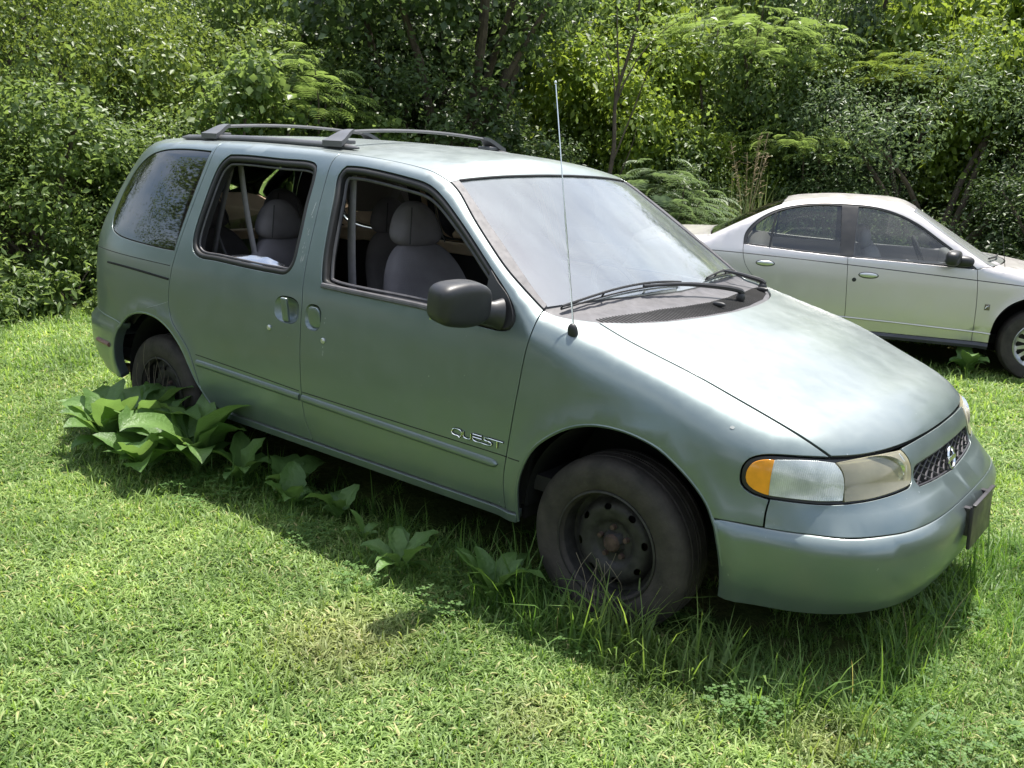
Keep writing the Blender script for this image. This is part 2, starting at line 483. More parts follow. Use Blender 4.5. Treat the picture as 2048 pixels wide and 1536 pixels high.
def panel(body, segs, holes=(), h=0.045, step=0.025, off=0.0, gap=0.0034, flange=0.014, kind='sv', centre=None, rr=0.0016, mat=None, name='panel', parent=None, sides='R', thick=None):
    """a body panel: region given by 3D boundary curves, laid on the implicit surface, with rolled edges.
    centre = value of the first coordinate (sv) / 0 of second (top) on the mirror plane for full width panels"""
    inv, fw = (body.sv_inv, body.sv) if kind == 'sv' else (body.top_inv, body.top)
    out = loop2(segs, inv, step); hs = [loop2(H, inv, step, ccw=False) for H in holes]
    fx = None
    if centre is not None:
        fx = (np.abs(out[:, 0] - centre) < 2e-3) if kind == 'sv' else (np.abs(out[:, 1]) < 2e-3)
    o_in = inset(out, gap, fx) if gap else out
    h_in = [inset(H, gap) for H in hs] if gap else hs
    V2, T, ids = fill(o_in, h_in, h)
    P = fw(V2); N = body.normal(P)
    a, b, c = P[T[:, 0]], P[T[:, 1]], P[T[:, 2]]
    fl = (np.cross(b - a, c - a) * N[T[:, 0]]).sum(1) < 0
    T = np.where(fl[:, None], T[:, ::-1], T)
    Fs = [tuple(t) for t in T]; VV = [P + off * N]; NN = [N]; n = len(P)
    if flange:
        for k, (loop, idl) in enumerate(zip([o_in] + h_in, ids)):
            f = fx if (k == 0) else None
            o2 = inset(loop, -rr, f)
            Pb = fw(o2); Nb = body.normal(Pb); base = P[idl]; tg = Pb - base
            tl = np.linalg.norm(tg, axis=1); tg = tg / (tl[:, None] + 1e-9)
            tg -= (tg * Nb).sum(1)[:, None] * Nb; tg /= np.linalg.norm(tg, axis=1)[:, None] + 1e-9
            R1 = base + tg * rr * .7 - Nb * rr * .3; R2 = base + tg * rr - Nb * rr; R3 = R2 - Nb * flange
            VV += [R1 + off * Nb, R2 + off * Nb, R3 + off * Nb]
            NN += [(Nb + tg) / np.sqrt(2), tg, tg]
            m = len(loop); A = idl; B = n + np.arange(m); C = B + m; D = C + m; n += 3 * m
            for i in range(m):
                j = (i + 1) % m
                if f is not None and f[i] and f[j]: continue
                for X, Y in ((A, B), (B, C), (C, D)):
                    q = (X[i], Y[i], Y[j], X[j])
                    Fs.append(q)
    V = np.concatenate(VV); N = np.concatenate(NN)
    # orient the flange quads by their normals
    F2 = []
    for q in Fs:
        if len(q) == 4:
            nn = np.cross(V[q[1]] - V[q[0]], V[q[2]] - V[q[0]]) + np.cross(V[q[2]] - V[q[0]], V[q[3]] - V[q[0]])
            if (nn * (N[q[0]] + N[q[1]])).sum() < 0: q = q[::-1]
        F2.append(q)
    mir = np.array([1, -1, 1])
    res = []
    if centre is not None:
        n = len(V)
        V = np.concatenate([V, V * mir]); N = np.concatenate([N, N * mir]); F2 = F2 + [tuple(i + n for i in q[::-1]) for q in F2]
        res.append(mesh_obj(name, V, F2, mat, parent, normals=N))
    else:
        for sd in sides:
            if sd == 'R': res.append(mesh_obj(name, V, F2, mat, parent, normals=N))
            else: res.append(mesh_obj(name, V * mir, [q[::-1] for q in F2], mat, parent, normals=N * mir))
    return res if len(res) > 1 else res[0]
# ------------------------------------------------------------------ the minivan (x forward, right side = -y, towards the camera)
v_half = pch([.15, .25, .32, .45, .55, .70, .85, .98, 1.06, 1.30, 1.50, 1.65], [.87, .885, .902, .926, .933, .936, .931, .917, .897, .815, .735, .67])
v_nose = pch([.15, .22, .28, .38, .48, .53, .545, .60, .66, .72, .78, .9, 1.1], [.858, .908, .946, .977, .985, .971, .966, .904, .868, .862, .845, .727, .519])
v_tail = pch([.15, .30, .45, .58, .64, .66, .9, 1.05, 1.3, 1.5, 1.62, 1.75], [-3.667, -3.762, -3.859, -3.855, -3.803, -3.783, -3.778, -3.774, -3.657, -3.515, -3.385, -3.274])
v_roof = pch([-3.9, -3.5, -3.2, -2.9, -2.4, -1.9, -1.5, -1.2, -.9, -.5], [1.501, 1.602, 1.643, 1.652, 1.661, 1.655, 1.639, 1.619, 1.577, 1.475])
v_hood = pch([-.5, -.15, .1, .35, .6, .8, 1.0], [1.122, 1.084, 1.028, .964, .876, .822, .714])
def van_F(x, y, z):
    ay = np.abs(y); w = v_half(z)
    rf = np.hypot(x - .03, z - .32) - .445; rr_ = np.hypot(x + 2.82, z - .32) - .415
    w = w + .012 * np.exp(-(rf / .045) ** 2) + .012 * np.exp(-(rr_ / .045) ** 2)
    w = w - .02 * np.clip((x + .3) / .9, 0, 1) ** 2 - .002 * np.clip((-x - 2.4) / 1.2, 0, 1) ** 2
    u = np.maximum(x + .1, 0) / (v_nose(z) + .1); v = np.maximum(-2.6 - x, 0) / (-2.6 - v_tail(z)); q = ay / w
    s = np.where(x > -1.5, (q ** 3.386 + np.abs(u) ** 3.386) ** (1 / 3.386), (q ** 4.272 + np.abs(v) ** 4.272) ** (1 / 4.272)) - 1
    A = s * .93
    A = A - .011 * sstep(.536, .518, z) * sstep(.25, .5, x) - .010 * sstep(.625, .60, z) * sstep(-3.0, -3.25, x)
    y2 = y * y
    ws = 1.533 - .65 * (x + .998 + .20 * (y2 - .384))
    rf_ = v_roof(x + .06 * y2) - .125 * y2
    hd = v_hood(x + .22 * y2) - .02 * y2
    top = smax(hd, smin(ws, rf_, .055), .015)
    B = (z - top) * np.where(x > -1, .85, .98)
    k = .068 + .066 * np.clip((x + .45) / .35, 0, 1) - .04 * sstep(-1.75, -.85, x) * np.clip((-.35 - x) / .1, 0, 1)
    return smax(A, B, k)
VB = Body(van_F, -.45, -2.9, .62)
VP = M['van_paint']
minivan = empty('minivan')
tag(minivan, 'faded sage green minivan with open side windows, sunk in long grass in the foreground', 'minivan')

# boundary curves, measured on the car's right side
front_seam = [(-.435, -.905, .324), (-.44, -.93, .45), (-.43, -.93, .53), (-.41, -.93, .67), (-.39, -.93, .81), (-.375, -.92, .94), (-.362, -.90, 1.04), (-.372, -.825, 1.094)]
trim_out = [(-.372, -.825, 1.094), (-.48, -.82, 1.16), (-.57, -.81, 1.22), (-.68, -.78, 1.30), (-.80, -.74, 1.38), (-.92, -.69, 1.47), (-.985, -.675, 1.508)]
trim_in = [(-.385, -.79, 1.10), (-.43, -.785, 1.13), (-.53, -.76, 1.20), (-.63, -.73, 1.28), (-.74, -.70, 1.35), (-.89, -.655, 1.45), (-.985, -.625, 1.515)]
drip_a = [(-.985, -.675, 1.508), (-1.04, -.676, 1.532), (-1.12, -.670, 1.552), (-1.25, -.658, 1.57), (-1.44, -.645, 1.585), (-1.67, -.635, 1.598)]
drip_b = [(-1.67, -.635, 1.598), (-1.99, -.62, 1.608), (-2.3, -.62, 1.611), (-2.57, -.62, 1.61)]
drip_c = [(-2.57, -.62, 1.61), (-2.95, -.61, 1.60), (-3.25, -.595, 1.57), (-3.41, -.585, 1.53)]
mid_seam = [(-1.67, -.635, 1.598), (-1.668, -.704, 1.556), (-1.664, -.748, 1.468), (-1.652, -.814, 1.304), (-1.638, -.876, 1.129), (-1.627, -.906, 1.029), (-1.616, -.92, .96), (-1.615, -.93, .84), (-1.614, -.93, .66), (-1.609, -.93, .53), (-1.60, -.92, .44), (-1.565, -.905, .324)]
rear_seam = [(-2.57, -.62, 1.61), (-2.555, -.70, 1.56), (-2.575, -.79, 1.37), (-2.61, -.87, 1.13), (-2.63, -.905, 1.0), (-2.645, -.93, .90), (-2.648, -.93, .80), (-2.615, -.935, .725), (-2.53, -.935, .65), (-2.475, -.935, .595), (-2.435, -.93, .52), (-2.392, -.93, .40)]
hood_seam = [(-.20, -.73, 1.06), (-.09, -.752, 1.03), (.07, -.765, .99), (.29, -.762, .93), (.46, -.742, .87), (.57, -.727, .82), (.645, -.713, .785), (.69, -.70, .762)]
cowl_side = [(-.372, -.825, 1.094), (-.33, -.812, 1.08), (-.28, -.795, 1.07), (-.20, -.73, 1.06)]
cowl_front = [(-.20, -.73, 1.06), (-.12, -.60, 1.06), (-.06, -.43, 1.06), (-.018, -.20, 1.06), (-.005, 0, 1.06)]
glass_bottom = [(-.385, -.79, 1.10), (-.36, -.66, 1.1), (-.33, -.48, 1.1), (-.29, -.24, 1.1), (-.272, 0, 1.1)]
glass_top = [(-.985, -.625, 1.515), (-.965, -.45, 1.53), (-.945, -.22, 1.54), (-.938, 0, 1.55)]
hood_front = [(.69, -.70, .762), (.74, -.62, .76), (.782, -.51, .76), (.812, -.37, .76), (.83, -.18, .76), (.835, 0, .76)]
lamp_top = [(.69, -.70, .762), (.62, -.77, .765), (.56, -.815, .765), (.52, -.84, .76), (.488, -.86, .745), (.472, -.87, .72), (.468, -.872, .69)]
lamp_low = [(.468, -.872, .69), (.474, -.872, .66), (.50, -.865, .638), (.56, -.84, .624)]
lamp_low2 = [(.56, -.84, .624), (.64, -.79, .62), (.71, -.735, .618), (.78, -.64, .62), (.83, -.53, .626), (.862, -.42, .634)]
lamp_in = [(.862, -.42, .634), (.868, -.385, .65), (.865, -.37, .68), (.845, -.375, .725), (.816, -.40, .757)]
hood_lamp = [(.69, -.70, .762), (.74, -.62, .76), (.782, -.51, .76), (.816, -.40, .757)]
hood_mid = [(.816, -.40, .757), (.83, -.18, .76), (.835, 0, .76)]
fascia_seam = [(.56, -.84, .624), (.558, -.855, .58), (.56, -.86, .533)]
bump_side = [(.405, -.91, .533), (.48, -.885, .533), (.56, -.86, .533)]
bump_seam = [(.56, -.86, .533), (.67, -.81, .530), (.79, -.73, .527), (.89, -.59, .53), (.93, -.48, .534), (.96, -.31, .54), (.972, -.12, .543), (.975, 0, .543)]
arch_f1 = [(-.385, -.90, .285), (-.382, -.92, .36), (-.372, -.94, .45), (-.345, -.94, .535), (-.30, -.94, .61), (-.225, -.945, .675), (-.14, -.945, .725), (-.06, -.94, .75), (.03, -.94, .758), (.12, -.94, .75), (.20, -.93, .725), (.275, -.93, .682), (.33, -.92, .635), (.375, -.91, .583), (.405, -.91, .533)]
arch_f2 = [(.405, -.91, .533), (.422, -.90, .46), (.432, -.88, .38), (.432, -.86, .30), (.425, -.85, .25)]
arch_r1 = [(-3.105, -.94, .632), (-3.03, -.94, .685), (-2.93, -.94, .718), (-2.83, -.945, .727), (-2.73, -.945, .715), (-2.625, -.94, .67), (-2.53, -.94, .59), (-2.46, -.94, .49), (-2.392, -.93, .40)]
arch_r2 = [(-2.392, -.93, .40), (-2.355, -.91, .345), (-2.335, -.905, .324)]
arch_r3 = [(-3.105, -.94, .632), (-3.165, -.93, .56), (-3.20, -.92, .47), (-3.215, -.90, .38), (-3.205, -.88, .31)]
gate_edge = [(-3.41, -.585, 1.53), (-3.55, -.62, 1.35), (-3.66, -.67, 1.10), (-3.70, -.70, .90), (-3.70, -.71, .65)]
rb_seam = [(-3.105, -.94, .632), (-3.25, -.925, .642), (-3.417, -.886, .65), (-3.58, -.80, .65), (-3.70, -.71, .65)]
rb_seam2 = [(-3.70, -.71, .65), (-3.77, -.4, .65), (-3.79, 0, .65)]
front_win = [(-1.563, -.712, 1.54), (-1.461, -.712, 1.541), (-1.187, -.726, 1.516), (-1.056, -.736, 1.496), (-.979, -.748, 1.465), (-.831, -.786, 1.373), (-.608, -.847, 1.211), (-.503, -.875, 1.131), (-.46, -.89, 1.083), (-.446, -.90, 1.047), (-.462, -.91, 1.015), (-.505, -.91, 1.004), (-.60, -.912, 1.006), (-.876, -.906, 1.026), (-1.46, -.903, 1.036), (-1.505, -.90, 1.05), (-1.522, -.885, 1.09), (-1.54, -.866, 1.159), (-1.573, -.783, 1.384), (-1.592, -.732, 1.50), (-1.563, -.712, 1.54)]
slide_win = [(-2.41, -.71, 1.552), (-2.299, -.708, 1.556), (-2.017, -.711, 1.552), (-1.80, -.712, 1.548), (-1.755, -.72, 1.531), (-1.740, -.74, 1.487), (-1.732, -.789, 1.368), (-1.717, -.848, 1.211), (-1.718, -.884, 1.105), (-1.755, -.897, 1.062), (-1.86, -.898, 1.054), (-2.27, -.897, 1.06), (-2.44, -.896, 1.066), (-2.492, -.885, 1.10), (-2.508, -.867, 1.156), (-2.500, -.811, 1.311), (-2.468, -.732, 1.50), (-2.41, -.71, 1.552)]
quarter_win = [(-2.58, -.70, 1.56), (-2.75, -.70, 1.565), (-2.89, -.70, 1.562), (-3.02, -.705, 1.55), (-3.14, -.71, 1.515), (-3.24, -.725, 1.45), (-3.30, -.76, 1.35), (-3.33, -.80, 1.24), (-3.33, -.83, 1.17), (-3.295, -.85, 1.12), (-3.21, -.87, 1.095), (-3.10, -.88, 1.083), (-2.90, -.89, 1.075), (-2.75, -.89, 1.07), (-2.642, -.89, 1.07)]
quarter_front = [(-2.642, -.89, 1.07), (-2.605, -.80, 1.35), (-2.58, -.70, 1.56)]

RL = 'RL'
fwd = lambda c: list(c)
rev = lambda c: list(c)[::-1]

def shell_of(segs, holes=(), **kw):
    """black inner skin behind a panel so that seams read dark"""
    kw = dict(kw); kw.update(off=-.034, gap=0, flange=0, h=.07, mat=M['void'], name='inner_panel', parent=minivan)
    return panel(VB, segs, holes, **kw)

fd_segs = [fwd(front_seam), fwd(trim_out), fwd(drip_a), fwd(mid_seam), [mid_seam[-1], front_seam[0]]]
sd_segs = [fwd(mid_seam)[::-1], fwd(drip_b), fwd(rear_seam), fwd(arch_r2), [arch_r2[-1], mid_seam[-1]]]
rq_segs = [rev(rear_seam), fwd(drip_c), fwd(gate_edge), rev(rb_seam), fwd(arch_r1)]
fe_segs = [fwd(front_seam), fwd(cowl_side), fwd(hood_seam), fwd(lamp_top), fwd(lamp_low), fwd(fascia_seam), rev(bump_side), rev(arch_f1)[:-1] + [(-.384, -.905, .324)], [(-.384, -.905, .324), front_seam[0]]]
def oval(cx, cz, w, h, n=36):
    return [(cx + w * np.sign(math.cos(t)) * abs(math.cos(t)) ** .75, -.93, cz + h * np.sign(math.sin(t)) * abs(math.sin(t)) ** .75) for t in np.linspace(0, 2 * math.pi, n + 1)]
front_doors = panel(VB, fd_segs, [[front_win], [oval(-1.535, .90, .050, .055)]], mat=VP, name='front_door', parent=minivan, sides=RL)
slide_doors = panel(VB, sd_segs, [[slide_win], [oval(-1.715, .908, .083, .058)]], mat=VP, name='sliding_door', parent=minivan, sides=RL)
rear_quarters = panel(VB, rq_segs, [[quarter_win, quarter_front]], mat=VP, name='rear_quarter_panel', parent=minivan, sides=RL)
fenders = panel(VB, fe_segs, mat=VP, name='front_fender', parent=minivan, sides=RL, h=.04)
for sg, hl in ((fd_segs, [[front_win]]), (sd_segs, [[slide_win]]), (rq_segs, [[quarter_win, quarter_front]]), (fe_segs, [])):
    shell_of(sg, hl, sides=RL)
tag(front_doors[0], 'right front door, its window wound down'); tag(slide_doors[0], 'right sliding door with an open window hole')

# sills
sill_z = [(-.384, -.905, .319), (-1.2, -.905, .319), (-2.33, -.905, .319)]
sill_b = [(-2.345, -.89, .283), (-1.2, -.89, .283), (-.388, -.89, .283)]
panel(VB, [sill_z, sill_b], h=.04, off=.006, mat=VP, name='sill', parent=minivan, sides=RL, flange=.05)

# hood, roof, front fascia, bumpers, tailgate
hood = panel(VB, [fwd(cowl_front)[::-1], fwd(hood_seam), fwd(hood_front), [(.835, 0, .76), (-.005, 0, 1.06)]], kind='top', centre=0, mat=VP, name='hood', parent=minivan, h=.04, gap=.0055)
panel(VB, [fwd(cowl_front)[::-1], fwd(hood_seam), fwd(hood_front), [(.835, 0, .76), (-.005, 0, 1.06)]], kind='top', centre=0, mat=M['void'], name='inner_panel', parent=minivan, h=.08, off=-.017, gap=0, flange=0)
roof_segs = [fwd(glass_top)[::-1], [glass_top[0], trim_out[-1]], fwd(drip_a), fwd(drip_b), fwd(drip_c), [(-3.41, -.585, 1.53), (-3.45, -.3, 1.55), (-3.46, 0, 1.56)], [(-3.46, 0, 1.56), (-.938, 0, 1.55)]]
roof = panel(VB, roof_segs, kind='top', centre=0, mat=VP, name='roof', parent=minivan, h=.06)
panel(VB, roof_segs, kind='top', centre=0, mat=M['headliner'], name='headliner', parent=minivan, h=.1, off=-.045, gap=0, flange=0)
grille_top = [(.862, 0, .692), (.862, -.12, .692), (.858, -.30, .692), (.855, -.345, .686), (.866, -.362, .655), (.878, -.345, .626)]
grille_low = [(.878, -.345, .626), (.884, -.2, .612), (.892, 0, .604)]
fascia = panel(VB, [fwd(hood_mid)[::-1], rev(lamp_in), rev(lamp_low2), fwd(fascia_seam), fwd(bump_seam), [(.975, 0, .543), (.892, 0, .604)], rev(grille_low), rev(grille_top), [(.862, 0, .692), (.835, 0, .76)]], centre=VB.cF, mat=VP, name='front_fascia', parent=minivan, h=.03, flange=.03, gap=.0018)
bump_bottom = [(.93, 0, .25), (.915, -.3, .25), (.86, -.55, .25), (.76, -.69, .245), (.61, -.785, .245), (.425, -.85, .25)]
front_bumper = panel(VB, [rev(bump_seam), rev(bump_side), fwd(arch_f2), rev(bump_bottom), [(.93, 0, .25), (.975, 0, .543)]], centre=VB.cF, mat=VP, name='front_bumper', parent=minivan, h=.035, flange=.05, rr=.006)
rb_bottom = [(-3.205, -.88, .31), (-3.45, -.83, .31), (-3.65, -.6, .33), (-3.75, -.3, .34), (-3.77, 0, .34)]
rear_bumper = panel(VB, [fwd(rb_seam), fwd(rb_seam2), [(-3.79, 0, .65), (-3.77, 0, .34)], rev(rb_bottom), rev(arch_r3)], centre=VB.cR, mat=VP, name='rear_bumper', parent=minivan, h=.05, flange=.05, rr=.006)
gate_glass = [(-3.52, 0, 1.48), (-3.51, -.35, 1.47), (-3.48, -.52, 1.45), (-3.55, -.58, 1.32), (-3.65, -.6, 1.12), (-3.70, -.55, 1.05), (-3.75, -.3, 1.03), (-3.76, 0, 1.03)]
panel(VB, [fwd(gate_edge), fwd(rb_seam2), [(-3.79, 0, .65), (-3.76, 0, 1.03)], rev(gate_glass), [(-3.52, 0, 1.48), (-3.46, 0, 1.56)], [(-3.46, 0, 1.56), (-3.45, -.3, 1.55), (-3.41, -.585, 1.53)]], centre=VB.cR, mat=VP, name='tailgate', parent=minivan, h=.06)
panel(VB, [gate_glass, [(-3.76, 0, 1.03), (-3.52, 0, 1.48)]], centre=VB.cR, mat=M['tint_glass'], name='rear_window', parent=minivan, h=.08, off=-.006, flange=0)

# glazing
windshield = panel(VB, [fwd(glass_top)[::-1], rev(trim_in), fwd(glass_bottom), [(-.272, 0, 1.1), (-.938, 0, 1.55)]], kind='top', centre=0, mat=M['windshield'], name='windshield', parent=minivan, h=.045, off=-.002, flange=0, gap=-.004)
quarter_glass = panel(VB, [quarter_win, quarter_front], mat=M['quarter_glass'], name='quarter_window', parent=minivan, sides=RL, off=-.002, h=.04, flange=.004, gap=.005)
for sd, wn_ in (('L', front_win), ('L', slide_win)):
    panel(VB, [wn_], mat=M['tint_glass'] if wn_ is slide_win else M['clear_glass'], name='side_window', parent=minivan, sides=sd, off=-.012, h=.05, flange=0)
# windshield pillar trims and header strip
panel(VB, [rev(trim_out), [trim_out[0], trim_in[0]], fwd(trim_in), [trim_in[-1], trim_out[-1]]], mat=M['grey_plastic'], name='pillar_trim', parent=minivan, sides=RL, h=.02, step=.02, off=.003, flange=.02, gap=.003)
hd = VB.on(np.array([(p[0] + .004, p[1], p[2]) for p in catmull(np.array(glass_top), .03)]), 'top', .002)
g = Geo(); g.tube(np.concatenate([hd, (hd * [1, -1, 1])[::-1][1:]]), .005, 6); g.build('header_trim', M['rubber'], minivan)

# window seals (a black channel with a raised lip) and the inner reveal
def seal(win, dz, nm='window_seal', width=.022, sides=RL, mat=M['rubber']):
    L0 = loop2([win], VB.sv_inv, .02); L1 = inset(L0, width)
    P0, P1 = VB.sv(L0), VB.sv(L1); N0, N1 = VB.normal(P0), VB.normal(P1); Pm = VB.sv(inset(L0, width * .45)); Nm = VB.normal(Pm)
    rings = [P0 - N0 * .016, P0 - N0 * .006, Pm - Nm * .001, P1 - N1 * .004, P1 - N1 * .012, P1 - N1 * dz]
    V = np.concatenate(rings); m = len(L0); Fs = []
    for k in range(len(rings) - 1):
        for i in range(m):
            j = (i + 1) % m; Fs.append((k * m + i, k * m + j, (k + 1) * m + j, (k + 1) * m + i))
    for sd in sides:
        mesh_obj(nm, V if sd == 'R' else V * [1, -1, 1], Fs if sd == 'R' else [f[::-1] for f in Fs], mat, minivan)
seal(slide_win, .03); seal(front_win, .03)
# bright-edged inner lip of the openings
def lip(win, d, r, off, mat, nm='window_lip', sides=RL):
    L1 = inset(loop2([win], VB.sv_inv, .02), d); P = VB.sv(L1); P = P + VB.normal(P) * off
    for sd in sides:
        q = P if sd == 'R' else P * [1, -1, 1]
        g = Geo(); g.tube(np.vstack([q, q[:2]]), r, 6, caps=False); g.build(nm, mat, minivan)
lip(slide_win, .030, .0055, -.022, M['grey_plastic'], sides='R'); lip(front_win, .034, .007, -.030, M['grey_plastic'], sides='R')
# belt line moulding under the front window
q = VB.on(catmull(np.array([(-1.50, -.90, 1.042), (-1.2, -.9, 1.038), (-.876, -.9, 1.034), (-.60, -.9, 1.018)]), .03), off=.001)
for sgn in (1, -1):
    g = Geo(); g.tube(q * [1, sgn, 1], .011, 8); g.tube(q * [1, sgn, 1] + [0, sgn * -.006, -.006], .006, 8); g.build('belt_moulding', M['grey_plastic'], minivan)

# inner trim: dark liners behind doors and quarters with a ledge under each window
def liner(segs, wins, off=-.075, mat=M['interior']):
    panel(VB, segs, wins, mat=mat, name='inner_trim', parent=minivan, sides=RL, off=off, h=.08, gap=0, flange=0)
    for W_ in wins:
        L0 = loop2(W_, VB.sv_inv, .03, ccw=False); P = VB.sv(L0); N = VB.normal(P); m = len(L0)
        V = np.concatenate([P - .028 * N, P + off * N])
        Fs = [(i, (i + 1) % m, m + (i + 1) % m, m + i) for i in range(m)]
        mesh_obj('window_reveal', V, Fs, M['interior'], minivan)
        mesh_obj('window_reveal', V * [1, -1, 1], [f[::-1] for f in Fs], M['interior_tan'], minivan)
liner(fd_segs, [[front_win]]); liner(sd_segs, [[slide_win]]); liner(rq_segs, [[quarter_win, quarter_front]])

# lamps: black bezel, amber side marker, ribbed corner lens, yellowed headlight
lamp_segs = [fwd(hood_lamp)[::-1], fwd(lamp_top), fwd(lamp_low), fwd(lamp_low2), fwd(lamp_in)]
lens_mat, nt, b = new_mat('ribbed_clear_lens')
b.inputs['Base Color'].default_value = (.50, .53, .53, 1); b.inputs['Roughness'].default_value = .22; b.inputs['Coat Weight'].default_value = 1
b.inputs['Metallic'].default_value = .35
t = nt.nodes.new('ShaderNodeTexCoord'); wv = nt.nodes.new('ShaderNodeTexWave'); wv.inputs['Scale'].default_value = 60; wv.inputs['Distortion'].default_value = .2
bp = nt.nodes.new('ShaderNodeBump'); bp.inputs['Strength'].default_value = .25; bp.inputs['Distance'].default_value = .003
nt.links.new(t.outputs['Object'], wv.inputs['Vector']); nt.links.new(wv.outputs['Fac'], bp.inputs['Height']); nt.links.new(bp.outputs['Normal'], b.inputs['Normal'])
n_ = noise(nt, 16, 4); nt.links.new(ramp(nt, n_.outputs['Fac'], [(.3, (.36, .39, .39)), (.7, (.60, .62, .60))]), b.inputs['Base Color'])
yl_mat = glass('yellowed_headlight_lens', (.90, .85, .62), .05, rough=.08, film=(.80, .75, .54), film_fac=.36)
yl2_mat = simple('clouded_lens_edge', (.36, .345, .26), .25, coat=1, var=.2, vscale=25)
for sd in ('R', 'L'):
    panel(VB, lamp_segs, mat=M['black_plastic'], name='headlamp_bezel', parent=minivan, sides=sd, h=.03, off=-.010, flange=.02, gap=.002)
amb_front = [(.556, -.83, .752), (.554, -.84, .70), (.556, -.845, .636)]
amber_segs = [[(.556, -.83, .752), (.525, -.845, .748), (.496, -.86, .732), (.484, -.87, .70), (.488, -.87, .67), (.51, -.865, .65), (.556, -.845, .636)], rev(amb_front)]
lens_f = [(.700, -.70, .748), (.722, -.69, .72), (.736, -.69, .68), (.738, -.70, .63)]
corner_segs = [fwd(amb_front), [(.556, -.845, .636), (.62, -.80, .632), (.68, -.76, .63), (.738, -.70, .63)], rev(lens_f), [(.700, -.70, .748), (.63, -.76, .752), (.556, -.83, .752)]]
head_segs = [[(.708, -.70, .752), (.74, -.62, .752), (.782, -.51, .752), (.812, -.405, .750)], [(.812, -.405, .750), (.842, -.382, .72), (.860, -.377, .68), (.862, -.39, .652), (.857, -.42, .640)],
             [(.857, -.42, .640), (.825, -.53, .632), (.79, -.62, .628), (.745, -.70, .628)], [(.745, -.70, .628), (.744, -.695, .68), (.73, -.69, .72), (.708, -.70, .752)]]
head_refl = [[(.72, -.69, .745), (.782, -.51, .745), (.80, -.44, .742)], [(.80, -.44, .742), (.84, -.42, .68), (.845, -.44, .65)], [(.845, -.44, .65), (.79, -.60, .64), (.745, -.69, .64)], [(.745, -.69, .64), (.72, -.69, .745)]]
for sd in ('R', 'L'):
    panel(VB, amber_segs, mat=M['amber'], name='side_marker_lens', parent=minivan, sides=sd, h=.02, step=.012, off=.001, gap=.001, flange=.01)
    panel(VB, corner_segs, mat=lens_mat, name='corner_lens', parent=minivan, sides=sd, h=.025, step=.015, off=.001, gap=.001, flange=.01)
    panel(VB, head_segs, mat=yl_mat, name='headlight_lens', parent=minivan, sides=sd, h=.025, step=.015, off=.002, gap=.001, flange=.012)
    sy = 1 if sd == 'R' else -1
    g = Geo()
    bowl = [(r, .055 - 5.0 * (r - .0) ** 2) for r in np.linspace(.004, .105, 12)]
    ax = Euler((0, 0, math.radians(-28 if sd == 'R' else 28)))
    # reflector bowl opening forward
    V = []; Fs = []; nn = 36; m = len(bowl)
    for i in range(nn):
        tt = 2 * math.pi * i / nn
        for r, a in bowl: V.append((-a, r * 1.35 * math.cos(tt), r * .62 * math.sin(tt)))
    V = np.array(V) @ np.array(ax.to_matrix()).T
    Fs = [(i * m + j, i * m + j + 1, ((i + 1) % nn) * m + j + 1, ((i + 1) % nn) * m + j) for i in range(nn) for j in range(m - 1)]
    g.add(V + np.array([.775, -.555 * sy, .69]), Fs)
    g.build('headlight_reflector', M['reflector'], minivan)
    panel(VB, lamp_segs, mat=M['reflector'], name='headlight_housing', parent=minivan, sides=sd, h=.05, off=-.09, gap=.01, flange=0)
    # clouded inner rim of the lens
    L0 = VB.on(catmull(np.array([(.716, -.69, .742), (.782, -.51, .743), (.806, -.42, .741)]), .02), off=-.002) * [1, sy, 1]
    g = Geo(); g.tube(L0, .0025, 6)
    L1 = VB.on(catmull(np.array([(.806, -.42, .741), (.838, -.405, .70), (.848, -.42, .655)]), .02), off=-.002) * [1, sy, 1]
    g.tube(L1, .004, 6); g.build('lens_rim', M['bright_trim'], minivan)

# grille: dark back, diamond mesh, ring badge
panel(VB, [fwd(grille_top), fwd(grille_low), [(.892, 0, .604), (.862, 0, .692)]], centre=VB.cF, mat=M['void'], name='grille_back', parent=minivan, h=.03, off=-.03, gap=-.004, flange=0)
ge = loop2([fwd(grille_top), fwd(grille_low), [(.892, 0, .604), (.862, 0, .692)]], VB.sv_inv, .02)
g = Geo()
lo, hi = ge.min(0), ge.max(0)
for k in range(-12, 40):
    for sl in (1, -1):
        s0 = lo[0] - .1 + k * .052; pts = []
        for tt in np.linspace(0, 1, 9):
            vv = lo[1] + (hi[1] - lo[1]) * tt; ss = s0 + sl * (tt - .5) * .150
            pts.append((ss, vv))
        pts = np.array(pts); kk = inside(pts, ge)
        if kk.sum() >= 2:
            q = VB.sv(pts[kk]); q = q - VB.normal(q) * .010
            g.tube(q, .0036, 5); g.tube(q * [1, -1, 1], .0036, 5)
q = VB.sv(inset(ge, .002)); q = q - VB.normal(q) * .006
for a in range(len(q) - 1):
    if ge[a][0] < VB.cF - .004 or ge[a + 1][0] < VB.cF - .004:
        g.tube(q[a:a + 2], .0026, 5); g.tube(q[a:a + 2] * [1, -1, 1], .0026, 5)
g.build('grille', simple('dark_grille_plastic', (.045, .042, .05), .5), minivan)
g = Geo(); c0 = np.array([.884, 0, .647]); rg = []
for i in range(33):
    t = 2 * math.pi * i / 32; rg.append(c0 + np.array([-.28 * .036 * math.sin(t), .037 * math.cos(t), .036 * math.sin(t)]))
g.tube(rg, .0052, 8, caps=False)
g.box(c0 + [.002, 0, 0], (.004, .045, .0085), Euler((0, -.27, 0)), .002)
g.build('front_badge', M['chrome'], minivan)
